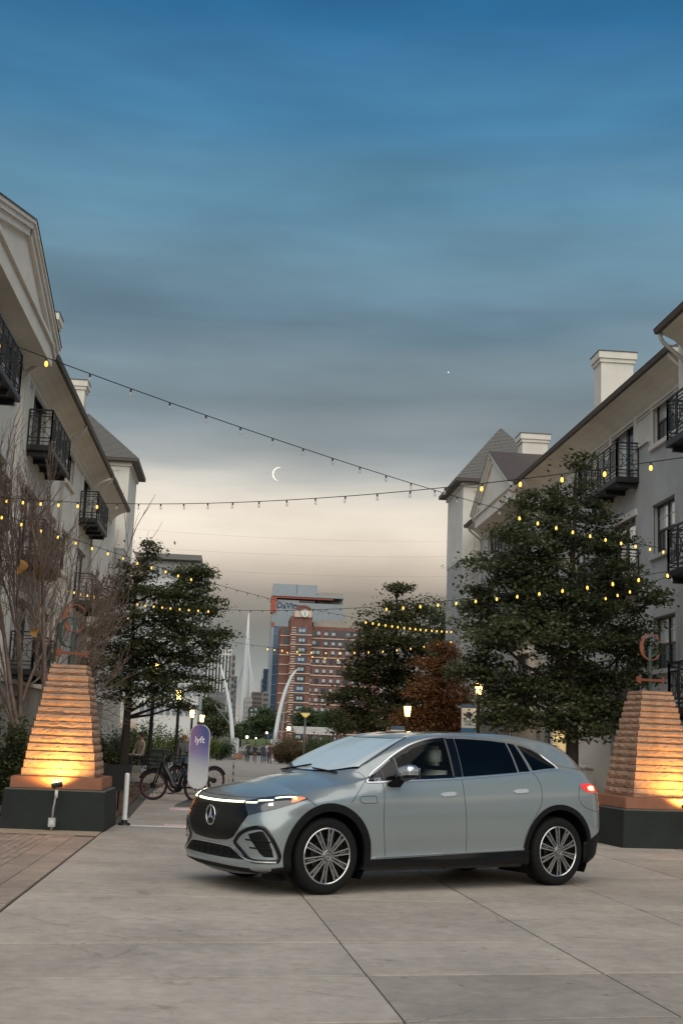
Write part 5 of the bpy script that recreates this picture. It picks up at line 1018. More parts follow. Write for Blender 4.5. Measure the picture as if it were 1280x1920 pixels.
railZ = lambda s: interp([.5, .6, .75, .9, 1.05, 1.2, 1.4, 1.6, 1.9, 2.2, 2.5, 2.75, 2.95, 3.1, 3.25, 3.4, 3.5], [1.185, 1.23, 1.32, 1.415, 1.495, 1.56, 1.615, 1.645, 1.657, 1.652, 1.636, 1.608, 1.56, 1.50, 1.43, 1.385, 1.37], s)
railY = lambda s: interp([.5, .75, 1.0, 1.4, 1.9, 2.8, 3.1, 3.3, 3.5], [.845, .79, .75, .715, .705, .705, .725, .76, .78], s)
def superell(th, n=2.35):
    c, s_ = abs(math.cos(th)), abs(math.sin(th)); return c ** (2 / n), s_ ** (2 / n)
def station_front(i, nf):
    th = math.pi / 2 * i / nf; row = []
    e = math.sin(th) ** 1.5
    for k, (fs, fz, w, sz, rs, rz) in enumerate(LOW):
        cx, sy = superell(th, (3.4, 3.4, 3.5, 3.5, 3.3, 2.8, 2.3)[k])
        row.append(Vector((S0F + (fs - S0F) * cx, (w if k else 0) * sy, fz + (sz - fz) * e)))
    cx, sy = superell(th, 2.0); e = math.sin(th) ** 1.9
    row.append(Vector((S0F + (-.80 - S0F) * cx, beltY(S0F) * sy, .932 + (beltZ(S0F) - .932) * e)))
    s12 = S0F + (-.80 - S0F) * cx; z12 = interp([-.80, -.72, -.5, -.28, 0], [.932, .985, 1.066, 1.118, 1.182], s12)
    for fr in (.07, .18, .4, .7, 1):
        row.append(Vector((row[7].x + (s12 - row[7].x) * fr, row[7].y * (1 - fr), row[7].z + (z12 - row[7].z) * math.sin(fr * math.pi / 2))))
    return row
def station_mid(s):
    row = []
    for k, (fs, fz, w, sz, rs, rz) in enumerate(LOW):
        ww = w
        if k in (4, 5, 6): ww = w - .012 * math.exp(-((s - 1.7) / .9) ** 2) * (1 if k == 4 else .6)
        if k == 3: ww = w - .022 * math.exp(-((s - 1.6) / .9) ** 2)
        zz = sz
        if k == 6: zz = interp([-.2, .5, 1.8, 3.4], [.952, 1.02, 1.06, 1.12], s)
        if k == 5: zz = interp([-.2, .5, 1.8, 3.4], [.79, .82, .84, .88], s)
        row.append(Vector((s, ww, zz)))
    by, bz, cz = beltY(s), beltZ(s), cenZ(s)
    row.append(Vector((s, by, bz)))
    wgl = min(1, max(0, (s - .2) / .4)); wgl = wgl * wgl * (3 - 2 * wgl)
    hood = [(by * (1 - fr), bz + (cz - bz) * math.sin(fr * math.pi / 2)) for fr in (.07, .18, .4, .7)]
    ry, rz_ = railY(max(s, .5)), railZ(max(s, .5))
    gh = [((by + ry) / 2 + .016, (bz + rz_) / 2 + .004), (ry, rz_), (ry - .09 - .02 * wgl, rz_ + (cz - rz_) * .74), (.36, cz - .009)]
    for (hy, hz), (gy, gz) in zip(hood, gh):
        row.append(Vector((s, hy + (gy - hy) * wgl, hz + (gz - hz) * wgl)))
    row.append(Vector((s, 0, cz)))
    return row
REARC = [(3.5, 1.63), (3.66, 1.59), (3.80, 1.545), (3.885, 1.45), (3.97, 1.34), (4.05, 1.23), (4.13, 1.14)]
def station_rear(i, nr):
    th = math.pi / 2 * (1 - i / nr); cx, sy = superell(th, 2.5); row = []
    e = 1 - math.sin(th) ** 1.2
    for k, (fs, fz, w, sz, rs, rz) in enumerate(LOW):
        z0 = sz if k < 5 else (.88 if k == 5 else 1.125)
        row.append(Vector((S0R + (rs - S0R) * cx, (w if k else 0) * sy, z0 + (rz - z0) * e)))
    e7 = 1 - math.sin(th) ** 6
    row.append(Vector((S0R + (4.13 - S0R) * cx, beltY(S0R) * sy, beltZ(S0R) + (1.12 - beltZ(S0R)) * e7)))
    a = row[7]; c12 = Vector((REARC[i][0], 0, REARC[i][1]))
    ry, rz_ = railY(3.5), railZ(3.5)
    base = [((beltY(3.5) + ry) / 2 + .016, (beltZ(3.5) + rz_) / 2), (ry, rz_), (ry - .1, rz_ + (1.63 - rz_) * .66), (.36, 1.62)]
    for (gy, gz) in base:
        fy = gy / beltY(3.5); fz = (gz - beltZ(3.5)) / (1.63 - beltZ(3.5)); fz *= 1 - .5 * (i / 6) ** .5 * (1 if gy > .5 else .3)
        row.append(Vector((a.x + (c12.x - a.x) * fz ** .8, a.y * fy, a.z + (c12.z - a.z) * fz)))
    row.append(c12)
    return row
NF = 9
NET = [station_front(i, NF) for i in range(NF)] + [station_mid(s) for s in [S0F] + FS] + [station_rear(i, 6) for i in range(7)]
def resample(rows, mult):
    "chord-length cubic through a list of rows of points"
    n = len(rows); K = len(rows[0]); t = [0]
    for i in range(1, n): t.append(t[-1] + max(1e-4, sum((rows[i][k] - rows[i - 1][k]).length for k in range(K)) / K))
    T = []
    for j in range(n):
        if j == 0: T.append([(rows[1][k] - rows[0][k]) / (t[1] - t[0]) for k in range(K)])
        elif j == n - 1: T.append([(rows[-1][k] - rows[-2][k]) / (t[-1] - t[-2]) for k in range(K)])
        else:
            h0, h1 = t[j] - t[j - 1], t[j + 1] - t[j]
            T.append([((rows[j][k] - rows[j - 1][k]) / h0 * h1 + (rows[j + 1][k] - rows[j][k]) / h1 * h0) / (h0 + h1) for k in range(K)])
    o = []
    for i in range(n - 1):
        h = t[i + 1] - t[i]; mm = max(2, min(14, int(round(h / mult))))
        for q in range(mm):
            a = q / mm; h00 = 2 * a ** 3 - 3 * a * a + 1; h10 = a ** 3 - 2 * a * a + a; h01 = 3 * a * a - 2 * a ** 3; h11 = a ** 3 - a * a
            o.append([rows[i][k] * h00 + T[i][k] * (h10 * h) + rows[i + 1][k] * h01 + T[i + 1][k] * (h11 * h) for k in range(K)])
    o.append(list(rows[-1])); return o
G1 = resample(NET, .02)
GT = list(map(list, zip(*G1)))
G2 = resample(GT, .02); GRID = list(map(list, zip(*G2)))       # GRID[u][v]
NU, NV = len(GRID), len(GRID[0])
# full mesh with both sides
bv, bidx = [], {}
def vid(u, v, sgn):
    p = GRID[u][v]
    if abs(p.y) < 1e-5: sgn = 1
    k = (u, v, sgn)
    if k not in bidx: bidx[k] = len(bv); bv.append(Vector((-p.x, p.y * sgn, p.z)))
    return bidx[k]
bfaces = []
for sgn in (1, -1):
    for u in range(NU - 1):
        for v in range(NV - 1):
            q = [vid(u, v, sgn), vid(u + 1, v, sgn), vid(u + 1, v + 1, sgn), vid(u, v + 1, sgn)]
            if sgn < 0: q.reverse()
            r_ = []
            for i_ in q:
                if i_ not in r_ and all((bv[i_] - bv[j_]).length > 1e-6 for j_ in r_): r_.append(i_)
            if len(r_) >= 3: bfaces.append(tuple(r_))
BVH = BVHTree.FromPolygons([tuple(p) for p in bv], bfaces)
_tm = bpy.data.meshes.new('tmp_shell'); _tm.from_pydata([tuple(p) for p in bv], [], bfaces); _tm.update()
_bm = bmesh.new(); _bm.from_mesh(_tm); bmesh.ops.recalc_face_normals(_bm, faces=_bm.faces); _bm.to_mesh(_tm); _bm.free()
bnorm = [v.normal.copy() for v in _tm.vertices]
bfaces = [tuple(p.vertices) for p in _tm.polygons]
def V(s, y, z): return Vector((-s, y, z))
def hit(o, d):
    h = BVH.ray_cast(o, d)
    if h[0] is None: return None
    n = h[1] if h[1].dot(d) < 0 else -h[1]
    return h[0], n
def side(s, z, sg=1): return hit(V(s, 2.5 * sg, z), Vector((0, -sg, 0)))
def front(y, z): return hit(V(-3, y, z), Vector((-1, 0, 0)))
def top(s, y): return hit(V(s, y, 4), Vector((0, 0, -1)))
def diag(s, y, z, sg=1):
    "nearest surface point to a surveyed point"
    h = BVH.find_nearest(V(s, y * sg, z)); c = Vector((-1.6, 0, .7)); n = h[1]
    return h[0], (n if n.dot(h[0] - c) > 0 else -n)
def lerp_curve(c, t):
    "point on a polyline of tuples by even chord length"
    d = [0]
    for i in range(1, len(c)): d.append(d[-1] + math.dist(c[i], c[i - 1]))
    x = t * d[-1]
    for i in range(1, len(c)):
        if x <= d[i] or i == len(c) - 1:
            f = (x - d[i - 1]) / max(1e-9, d[i] - d[i - 1]); return tuple(a + (b - a) * f for a, b in zip(c[i - 1], c[i]))
def smooth_curve(c, n=24):
    "catmull-rom through the tuples"
    o = []; m_ = len(c)
    for i in range(m_ - 1):
        p0, p1, p2, p3 = c[max(i - 1, 0)], c[i], c[i + 1], c[min(i + 2, m_ - 1)]
        k = max(2, n // (m_ - 1))
        for q in range(k):
            t = q / k
            o.append(tuple(.5 * (2 * b + (c_ - a) * t + (2 * a - 5 * b + 4 * c_ - d) * t * t + (3 * b - a - 3 * c_ + d) * t ** 3) for a, b, c_, d in zip(p0, p1, p2, p3)))
    o.append(tuple(c[-1])); return o
def skin(mb, c0, c1, proj, off=.003, n=30, m=6, rim=.008, flip=None):
    "patch that lies on the shell between two boundary curves, with its own thickness"
    P = []
    for i in range(n + 1):
        a, b = lerp_curve(c0, i / n), lerp_curve(c1, i / n); row = []
        for j in range(m + 1):
            f = j / m; h = proj(*[x + (y - x) * f for x, y in zip(a, b)])
            row.append(h)
        P.append(row)
    ok = lambda i, j: P[i][j] is not None
    vs = []; ids = {}
    for lev in (0, 1):
        for i in range(n + 1):
            for j in range(m + 1):
                if ok(i, j): ids[(lev, i, j)] = len(vs); vs.append(P[i][j][0] + P[i][j][1] * (off if lev else -rim))
    fs = []
    for i in range(n):
        for j in range(m):
            if ok(i, j) and ok(i + 1, j) and ok(i + 1, j + 1) and ok(i, j + 1):
                fs.append([ids[(1, i, j)], ids[(1, i + 1, j)], ids[(1, i + 1, j + 1)], ids[(1, i, j + 1)]])
    # edge walls
    loop = [(i, 0) for i in range(n + 1)] + [(n, j) for j in range(1, m + 1)] + [(i, m) for i in range(n - 1, -1, -1)] + [(0, j) for j in range(m - 1, 0, -1)]
    for a, b in zip(loop, loop[1:] + loop[:1]):
        if ok(*a) and ok(*b): fs.append([ids[(1,) + a], ids[(0,) + a], ids[(0,) + b], ids[(1,) + b]])
    mb.add(vs, fs); return mb
def ribbon(mb, curve, proj, w=.006, off=.0015, h=.004, n=40, sm=True):
    "narrow strip that follows a curve on the shell; h = how far it stands proud"
    c = smooth_curve(curve, n) if sm else [lerp_curve(curve, i / n) for i in range(n + 1)]
    pts = [proj(*q) for q in c]; pts = [p for p in pts if p]
    vs = []; k = len(pts)
    if k < 2: return mb
    for i, (p, nrm) in enumerate(pts):
        d = (pts[min(i + 1, k - 1)][0] - pts[max(i - 1, 0)][0]).normalized(); x = d.cross(nrm).normalized()
        vs += [p - x * (w / 2) - nrm * .006, p - x * (w / 2) + nrm * off, p - x * (w * .3) + nrm * h, p + x * (w * .3) + nrm * h, p + x * (w / 2) + nrm * off, p + x * (w / 2) - nrm * .006]
    fs = [(i * 6 + j, i * 6 + j + 1, (i + 1) * 6 + j + 1, (i + 1) * 6 + j) for i in range(k - 1) for j in range(5)] + [tuple(range(6)), tuple(range((k - 1) * 6, k * 6))]
    mb.add(vs, fs); return mb

# ---- split the shell into body, doors, bonnet; open the arches and the front side windows
DOORF = [(.70, 1.14), (.675, .80), (.70, .55), (.736, .36)]
DOORM = [(1.772, 1.215), (1.783, 1.01), (1.81, .70), (1.836, .40)]
DOORR = [(2.815, 1.30), (2.90, 1.20), (2.929, 1.10), (2.909, .93), (2.82, .80), (2.72, .65), (2.68, .56), (2.66, .42)]
def at_z(c, z):
    for (s0, z0), (s1, z1) in zip(c, c[1:]):
        if min(z0, z1) <= z <= max(z0, z1): return s0 + (s1 - s0) * (z - z0) / (z1 - z0)
    return c[0][0] if z > c[0][1] else c[-1][0]
WSB = lambda y: .25 + .23 * (abs(y) / .724) ** 2
groups = {'body': [], 'front_door': [], 'rear_door': [], 'front_door_r': [], 'rear_door_r': [], 'bonnet': []}
for f in bfaces:
    c = sum((bv[i] for i in f), Vector()) / len(f); s, y, z = -c.x, abs(c.y), c.z
    if y > .46 and min(math.hypot(s, z - .395), math.hypot(s - 3.20, z - .395)) < .49: continue
    if y > .46 and z < .395 and (abs(s) < .47 or abs(s - 3.2) < .47): continue
    if .93 < s < 1.66 and beltZ(s) + .025 < z < railZ(s) - .035 and y > .6: continue
    n = sum((bnorm[i] for i in f), Vector())
    if s < WSB(y) - .02 and z > .9 and n.normalized().z > .62 and y < (beltY(s) if s > S0F else 9): groups['bonnet'].append(f); continue
    g = 'body'
    if .41 < z < beltZ(s) - .004 and y > .8:
        if at_z(DOORF, z) < s < at_z(DOORM, z): g = 'front_door'
        elif at_z(DOORM, z) < s < at_z(DOORR, z): g = 'rear_door'
        if g != 'body' and c.y < 0: g += '_r'
    groups[g].append(f)
CARP = {}
for g, fl in groups.items():
    used = sorted({i for f in fl for i in f}); mp_ = {a: b for b, a in enumerate(used)}
    me = bpy.data.meshes.new(g.replace('_r', '')); me.from_pydata([tuple(bv[i]) for i in used], [], [tuple(mp_[i] for i in f) for f in fl]); me.materials.append(PAINT)
    me.polygons.foreach_set('use_smooth', [True] * len(fl)); me.update()
    me.normals_split_custom_set_from_vertices([tuple(bnorm[i]) for i in used])
    nm = g[:-2] if g.endswith('_r') else g
    o = bpy.data.objects.new(nm, me); COL.objects.link(o); o.parent = CAR; CARP[g] = o
bpy.data.meshes.remove(_tm)

def both(fn):
    for sg in (1, -1): fn(sg)
# ---- glazing
WINB = lambda s: beltZ(s) + .012
WINT = lambda s: railZ(s) - .012
def win_strip(s0, s1, k=16): 
    ss = [s0 + (s1 - s0) * i / k for i in range(k + 1)]
    return [(s, WINT(s) if s > .56 else WINB(s) + max(0, (s - .50)) * .6) for s in ss], [(s, WINB(s)) for s in ss]
FGLASS = mat('clear_side_glass', (.01, .014, .012), rough=.02, alpha=.22, spec=.6)
def glazing(sg):
    pr = lambda s, z: side(s, z, sg)
    t, b = win_strip(.53, .935); 
    g = skin(MB(), t, b, pr, .002, 14, 5).build('quarter_panel', BLACKGLOSS, CAR, smooth=True, auto=40)
    free = pr
    t, b = win_strip(.89, 1.69, 20)
    skin(MB(), t, b, free, .002, 30, 8, rim=.002).build('side_window', FGLASS, CAR, smooth=True, auto=40)
    fr = MB()
    for cv in ([(s, WINT(s) - .006) for s in [.88 + .05 * i for i in range(17)]], [(s, WINB(s) + .006) for s in [.88 + .05 * i for i in range(17)]]): ribbon(fr, cv, free, .055, .004, .006, 40)
    fr.build('window_seal', BLACKGLOSS, CAR, smooth=True, auto=40)
    t, b = win_strip(1.67, 1.79, 6); skin(MB(), t, b, free, .006, 8, 8).build('pillar_trim', BLACKGLOSS, CAR, smooth=True, auto=40)
    ss = [1.80 + (2.56 - 1.80) * i / 14 for i in range(15)]
    skin(MB(), [(s, WINT(s)) for s in ss], [(s + .04 * (i / 14), WINB(s)) for i, s in enumerate(ss)], pr, .003, 24, 6).build('side_window', DKGLASS, CAR, smooth=True, auto=40)
    ss = [2.585 + (2.70 - 2.585) * i / 8 for i in range(9)]
    skin(MB(), [(s, WINT(s)) for s in ss], [(s + .03 + .06 * (i / 8), WINB(s + .03)) for i, s in enumerate(ss)], pr, .003, 8, 6).build('side_window', DKGLASS, CAR, smooth=True, auto=40)
    ss = [2.74 + (3.20 - 2.74) * i / 14 for i in range(15)]
    skin(MB(), [(s, WINT(s)) for s in ss], [(min(3.20, s + .095 * (1 - i / 14)), WINB(min(3.2, s + .095 * (1 - i / 14)))) for i, s in enumerate(ss)], pr, .003, 20, 6).build('side_window', DKGLASS, CAR, smooth=True, auto=40)
    dv = MB()
    ribbon(dv, [(2.572, WINT(2.572)), (2.615, WINB(2.615))], pr, .016, .004, .008, 10); ribbon(dv, [(2.715, WINT(2.71)), (2.81, WINB(2.81))], pr, .016, .004, .008, 10)
    dv.build('window_divider', mat('divider_grey', (.16, .16, .16), rough=.35), CAR, smooth=True, auto=40)
    ch = MB()
    belt = [(.505, beltZ(.505) + .006)] + [(s, beltZ(s) - .004) for s in (.7, 1.0, 1.4, 1.8, 2.2, 2.6, 2.9, 3.1, 3.235)]
    upper = [(.50, beltZ(.5) + .012), (.545, 1.19)] + [(s, railZ(s) + .006) for s in (.62, .75, .9, 1.05, 1.2, 1.4, 1.6, 1.9, 2.2, 2.5, 2.75, 2.95, 3.08)] + [(3.17, 1.42), (3.245, 1.345)]
    ribbon(ch, belt, pr, .020, .005, .010, 90); ribbon(ch, upper, pr, .024, .005, .011, 110)
    ch.build('window_chrome', CHROME, CAR, smooth=True, auto=40)
    for a_ in (([(.72, WINB(.72)), (.725, 1.285)], pr, .012, .004, .007, 8), ([(.925, WINB(.925)), (.92, WINT(.92))], free, .022, .004, .009, 10), ([(1.665, WINB(1.665)), (1.655, WINT(1.655))], free, .014, .008, .013, 10)):
        ribbon(MB(), *a_).build('window_post', mat('post_grey', (.09, .09, .09), rough=.4), CAR, smooth=True, auto=40)
both(glazing)
WSSHEEN = mat('windscreen_sky_sheen', (.62, .67, .665), rough=.06, coat=1, coatr=.01, spec=.8, var=.04, vscale=1.2)  # pale base colour stands for bright overcast sky mirrored in the glass
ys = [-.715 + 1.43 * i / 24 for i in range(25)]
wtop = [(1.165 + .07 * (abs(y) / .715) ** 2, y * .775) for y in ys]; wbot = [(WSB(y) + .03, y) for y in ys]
skin(MB(), wtop, wbot, top, .003, 40, 26).build('windscreen', WSSHEEN, CAR, smooth=True, auto=40)
e_ = MB(); ribbon(e_, wtop, top, .03, .003, .0045, 40); ribbon(e_, wbot, top, .035, .003, .005, 40)
for sg in (1, -1): ribbon(e_, [(WSB(.715) + .03, .715 * sg), (.70, .70 * sg), (.95, .645 * sg), (1.235, .555 * sg)], top, .016 if sg > 0 else .05, .003, .005, 40)
e_.build('windscreen_seal', BLACKGLOSS, CAR, smooth=True, auto=40)
wp = MB()
for a, b in (((.33, -.62), (.38, -.05)), ((.31, .10), (.335, .56))):
    p, q = top(*a), top(*b); wp.bar(p[0] + p[1] * .02, q[0] + q[1] * .02, .02, .014)
wp.build('wiper', BLACKPL, CAR)
# ---- panel gaps
def gaps(sg):
    pr = lambda s, z: side(s, z, sg); dl = lambda a, b, c: diag(a, b, c, sg)
    for cv, pj, n_ in ((DOORF, pr, 40), (DOORM, pr, 40), (DOORR, pr, 50), ([(.50, 1.165), (.459, 1.128), (.40, 1.075), (.322, 1.006), (.25, .93)], pr, 30), ([(-.284, .977), (-.235, .945), (-.18, .90)], pr, 16),
                       ([(3.55, 1.165), (3.50, 1.02), (3.60, .90), (3.86, .84)], pr, 30), ([(.52, .86, 1.19), (.49, .75, 1.235), (.46, .715, 1.235)], dl, 16)):
        ribbon(MB(), cv, pj, .006, .0006, .0008, n_).build('panel_gap', SHUT, CAR)
    if sg > 0:
        f = MB(); o_ = [(.365, .966), (.38, .99), (.405, 1.003), (.57, 1.007), (.588, .995), (.590, .95), (.578, .934), (.41, .931), (.38, .943), (.365, .966)]
        ribbon(f, o_, pr, .006, .0008, .001, 60, sm=False); f.build('charging_flap', SHUT, CAR)
both(gaps)
hb = MB(); ribbon(hb, [(-.45 - .32 * math.sqrt(max(0, 1 - (y / .80) ** 2)) ** .9, y) for y in [-.78 + 1.56 * i / 20 for i in range(21)]], top, .007, .0006, .0008, 60); hb.build('bonnet_gap', SHUT, CAR)
# ---- handles
def handles(sg):
    for i, (s0, z0, s1, z1) in enumerate(((1.455, 1.026, 1.665, 1.040), (2.507, 1.069, 2.722, 1.084))):
        pr = lambda s, z: side(s, z, sg)
        h = MB(); cs = [(s0 + (s1 - s0) * t, z0 + (z1 - z0) * t) for t in [k / 10 for k in range(11)]]
        hw = lambda t: .019 * (1 - (2 * t - 1) ** 6) ** .5 + .004
        skin(h, [(s, z + hw(k / 10)) for k, (s, z) in enumerate(cs)], [(s, z - hw(k / 10) * .9) for k, (s, z) in enumerate(cs)], pr, .012, 14, 4)
        h.build('handle', mat('handle_silver', (.66, .67, .68), rough=.22, metal=.55), CARP[('front_door', 'rear_door')[i] + ('' if sg > 0 else '_r')], smooth=True, auto=50)
both(handles)
# ---- sills, arches, lower trim
def lower(sg):
    pr = lambda s, z: side(s, z, sg)
    ss = [.44 + (2.74 - .44) * i / 20 for i in range(21)]
    skin(MB(), [(s, interp([.44, 1.8, 2.74], [.345, .385, .415], s)) for s in ss], [(s, .236) for s in ss], pr, .012, 40, 5).build('sill_trim', BLACKGLOSS, CAR, smooth=True, auto=40)
    c_ = MB(); ribbon(c_, [(.56, .352), (.64, .372), (1.2, .388), (1.82, .402), (2.66, .432)], pr, .018, .012, .020, 50); c_.build('sill_chrome', CHROME, CAR, smooth=True, auto=40)
    for cs in (0, 3.20):
        ri, ro = (.452, .535) if cs == 0 else (.475, .535)
        a0, a1 = -24, 204
        inn = [(cs + ri * math.cos(R(a)), .395 + ri * math.sin(R(a))) for a in range(a0, a1 + 1, 6)]; ou = [(cs + ro * math.cos(R(a)), .395 + ro * math.sin(R(a))) for a in range(a0, a1 + 1, 6)]
        m_ = MB(); skin(m_, ou, inn, pr, .009, 76, 3, rim=.03); m_.build('arch_cladding', BLACKPL, CAR, smooth=True, auto=40)
        wv = MB(); n_ = 24; y0, y1 = .40 * sg, .935 * sg; rr = .50
        vs = [(-cs + rr * math.cos(R(-30 + 240 * k / n_)), yy, .395 + rr * math.sin(R(-30 + 240 * k / n_))) for yy in (y0, y1) for k in range(n_ + 1)]
        wv.add(vs + [(-cs, y0, .395)], [(k, k + 1, n_ + 2 + k, n_ + 1 + k) for k in range(n_)] + [(k, k + 1, 2 * n_ + 2) for k in range(n_)])
        wv.build('wheel_liner', BLACKPL, CAR, smooth=True, auto=40)
    skin(MB(), [(-.64, .275), (-.58, .285), (-.5, .295)], [(-.60, .206), (-.56, .206), (-.47, .206)], pr, .008, 14, 3).build('bumper_corner', BLACKPL, CAR, smooth=True)
    skin(MB(), [(3.60, .49), (3.70, .52), (3.80, .56), (3.93, .60), (4.02, .60)], [(3.60, .25), (3.7, .27), (3.8, .31), (3.93, .36), (4.02, .40)], pr, .006, 16, 5).build('rear_bumper', BLACKPL, CAR, smooth=True)
    TL = mat('tail_lamp_red', (.45, .01, .012), rough=.12, emit=(1, .03, .02), estr=.35, coat=1)
    tl = skin(MB(), [(3.552, 1.158), (3.62, 1.174), (3.72, 1.170), (3.82, 1.15), (3.90, 1.13)], [(3.552, 1.152), (3.60, 1.10), (3.65, 1.075), (3.76, 1.068), (3.88, 1.07)], pr, .008, 16, 5).build('tail_lamp', TL, CAR, smooth=True, auto=40)
    ln = skin(MB(), [(3.66, 1.135), (3.72, 1.15), (3.80, 1.14)], [(3.67, 1.10), (3.73, 1.09), (3.80, 1.092)], pr, .0105, 10, 3).build('lamp_lens', mat('tail_lamp_lit', (.9, .2, .15), emit=(1, .16, .10), estr=3.2), tl, smooth=True)
both(lower)
# ---- front face
GRILLE = mat('grille_black', (.004, .004, .005), rough=.28, spec=.3)
gt = [(y, .918 - .004 * (y / .6) ** 2) for y in [-.53 + 1.06 * i / 20 for i in range(21)]]
gb_half = [(.53, .917), (.655, .79), (.624, .736), (.578, .668), (.52, .595), (.466, .548), (.36, .518), (.161, .504), (0, .500)]
gb = [(-y, z) for y, z in gb_half] + [(y, z) for y, z in reversed(gb_half[:-1])]
# columns of the grille: top curve and bottom outline between the same y
def outl(y):
    y = abs(y); pts = list(reversed(gb_half[1:]))
    for (y0, z0), (y1, z1) in zip(pts, pts[1:]):
        if y0 <= y <= y1: return z0 + (z1 - z0) * (y - y0) / (y1 - y0)
    return .79
def otop(y): y = abs(y); return .918 if y < .53 else .918 - (y - .53) / .125 * .126
yy = [-.653 + 1.306 * i / 44 for i in range(45)]
skin(MB(), [(y, otop(y)) for y in yy], [(y, outl(y)) for y in yy], front, .005, 60, 14).build('grille', GRILLE, CAR, smooth=True, auto=40)
gd = MB()
for j in range(15):
    for i in range(-17, 18):
        y, z = i * .033 + (.0165 if j % 2 else 0), .545 + j * .0225
        if outl(y) + .02 < z < otop(y) - .03 and math.hypot(y, z - .745) > .115:
            h = front(y, z)
            if h: gd.obox(h[0] + h[1] * .006, (.002, 0, 0), (0, .0035, 0), (0, 0, .0035))
gd.build('grille_studs', mat('stud_grey', (.12, .12, .12), rough=.3, metal=1), CAR)['kind'] = 'stuff'
# emblem: ring and three-pointed star
fz = front(0, .745)[0]; em = MB(); cx_ = fz.x + .012
ring = [(cx_, .100 * math.cos(R(a)), .745 + .100 * math.sin(R(a))) for a in range(0, 361, 10)]; em.tube(ring, .0075, 8, cap=False)
for k in range(3):
    a = R(90 + 120 * k); tip = (cx_, .096 * math.cos(a), .745 + .096 * math.sin(a)); l_ = (cx_, .022 * math.cos(a + R(60)), .745 + .022 * math.sin(a + R(60))); r_ = (cx_, .022 * math.cos(a - R(60)), .745 + .022 * math.sin(a - R(60))); c_ = (cx_ + .014, 0, .745); b_ = (cx_ - .006, 0, .745)
    em.add([tip, l_, r_, c_, b_], [(0, 1, 3), (0, 3, 2), (0, 4, 1), (0, 2, 4)])
em.build('emblem', CHROME, CAR, smooth=False)
DRL = mat('daytime_light', (.9, 1, .8), emit=(.95, 1.0, .62), estr=1.3)
lb = MB(); ribbon(lb, [(y, .899 + .012 * (abs(y) / .53) ** 2) for y in [-.44 + .96 * i / 16 for i in range(17)]], front, .022, .010, .014, 50); lb.build('light_bar', DRL, CAR, smooth=True)
HEADGL = mat('headlamp_glass', (.035, .038, .04), rough=.16, coatr=.12, coat=1, spec=.8)
def lamps(sg):
    dl = lambda a, b, c: diag(a, b, c, sg)
    tp = smooth_curve([(-.778, .522, .914), (-.666, .652, .956), (-.528, .77, .987), (-.40, .86, 1.002), (-.31, .91, .99), (-.262, .935, .967)], 30)
    bt = smooth_curve([(-.790, .668, .785), (-.733, .764, .82), (-.633, .869, .854), (-.509, .933, .896), (-.382, .956, .935), (-.262, .937, .964)], 30)
    hl = skin(MB(), tp, bt, dl, .006, 40, 10).build('headlamp', HEADGL, CAR, smooth=True, auto=50)
    d = MB(); ribbon(d, [(-.770, .56, .904), (-.735, .65, .907), (-.715, .69, .913)], dl, .016, .009, .012, 12); ribbon(d, [(-.70, .685, .929), (-.65, .76, .938), (-.60, .813, .943)], dl, .015, .009, .012, 14); ribbon(d, [(-.57, .80, .962), (-.48, .85, .975), (-.404, .888, .979)], dl, .016, .009, .012, 14)
    d.build('daytime_lamp', DRL, hl, smooth=True)
    q = MB(); skin(q, [(-.655, .818, .916), (-.62, .845, .918)], [(-.655, .818, .888), (-.62, .850, .890)], dl, .010, 4, 3); q.build('projector', mat('projector_light', (.9, .95, 1), emit=(.9, .95, 1), estr=1.6), hl)
    a = MB(); skin(a, [(-.42, .875, .99), (-.35, .895, .992), (-.29, .92, .978)], [(-.46, .935, .918), (-.40, .95, .934), (-.29, .935, .962)], dl, .0095, 12, 5)
    tn = a.build('turn_signal', mat('amber_lens', (.55, .2, .1), rough=.2, emit=(1, .30, .10), estr=.28, coat=1), hl, smooth=True)
    b = MB(); h = dl(-.40, .912, .968); b.lathe([(.0, .01), (.018, .008), (.022, .0)], 14); ob = b.build('turn_bulb', mat('amber_bulb', (1, .6, .2), emit=(1, .52, .12), estr=3), hl); ob.matrix_local = Matrix.Translation(h[0] + h[1] * .009) @ h[1].to_track_quat('Z', 'Y').to_matrix().to_4x4()
    # side air vent: black surround, body-coloured scoop, dark duct with fins
    vo = [(-.857, .495, .504), (-.848, .589, .595), (-.809, .706, .652), (-.732, .834, .672), (-.685, .889, .619), (-.634, .921, .531), (-.576, .935, .414), (-.580, .934, .365), (-.60, .925, .345), (-.70, .85, .338), (-.785, .74, .345), (-.82, .64, .405), (-.857, .495, .504)]
    vf = MB(); ribbon(vf, vo, dl, .042, .006, .012, 90); vf.build('vent_frame', BLACKGLOSS, CAR, smooth=True, auto=40)
    duct = MB(); skin(duct, [(-.75, .81, .636), (-.722, .845, .638), (-.69, .885, .575), (-.64, .908, .445), (-.628, .913, .385)], [(-.81, .70, .60), (-.80, .73, .55), (-.77, .775, .49), (-.74, .82, .42), (-.70, .855, .385)], dl, .003, 14, 6); duct.build('air_duct', BLACKPL, CAR, smooth=True)
    fn = MB(); ribbon(fn, [(-.825, .67, .545), (-.76, .79, .543), (-.66, .90, .535)], dl, .014, .006, .010, 14); ribbon(fn, [(-.80, .72, .468), (-.735, .825, .466), (-.645, .908, .462)], dl, .014, .006, .010, 14); fn.build('vent_fin', BLACKPL, CAR, smooth=True)
both(lamps)
lg = MB(); yl = [-.66 + 1.32 * i / 24 for i in range(25)]
skin(lg, [(y, .455 if abs(y) < .42 else .455 - (abs(y) - .42) * .42) for y in yl], [(y, .332 + .01 * (abs(y) / .6) ** 2) for y in yl], front, .004, 40, 6); lg.build('lower_grille', BLACKPL, CAR, smooth=True, auto=40)
sl = MB()
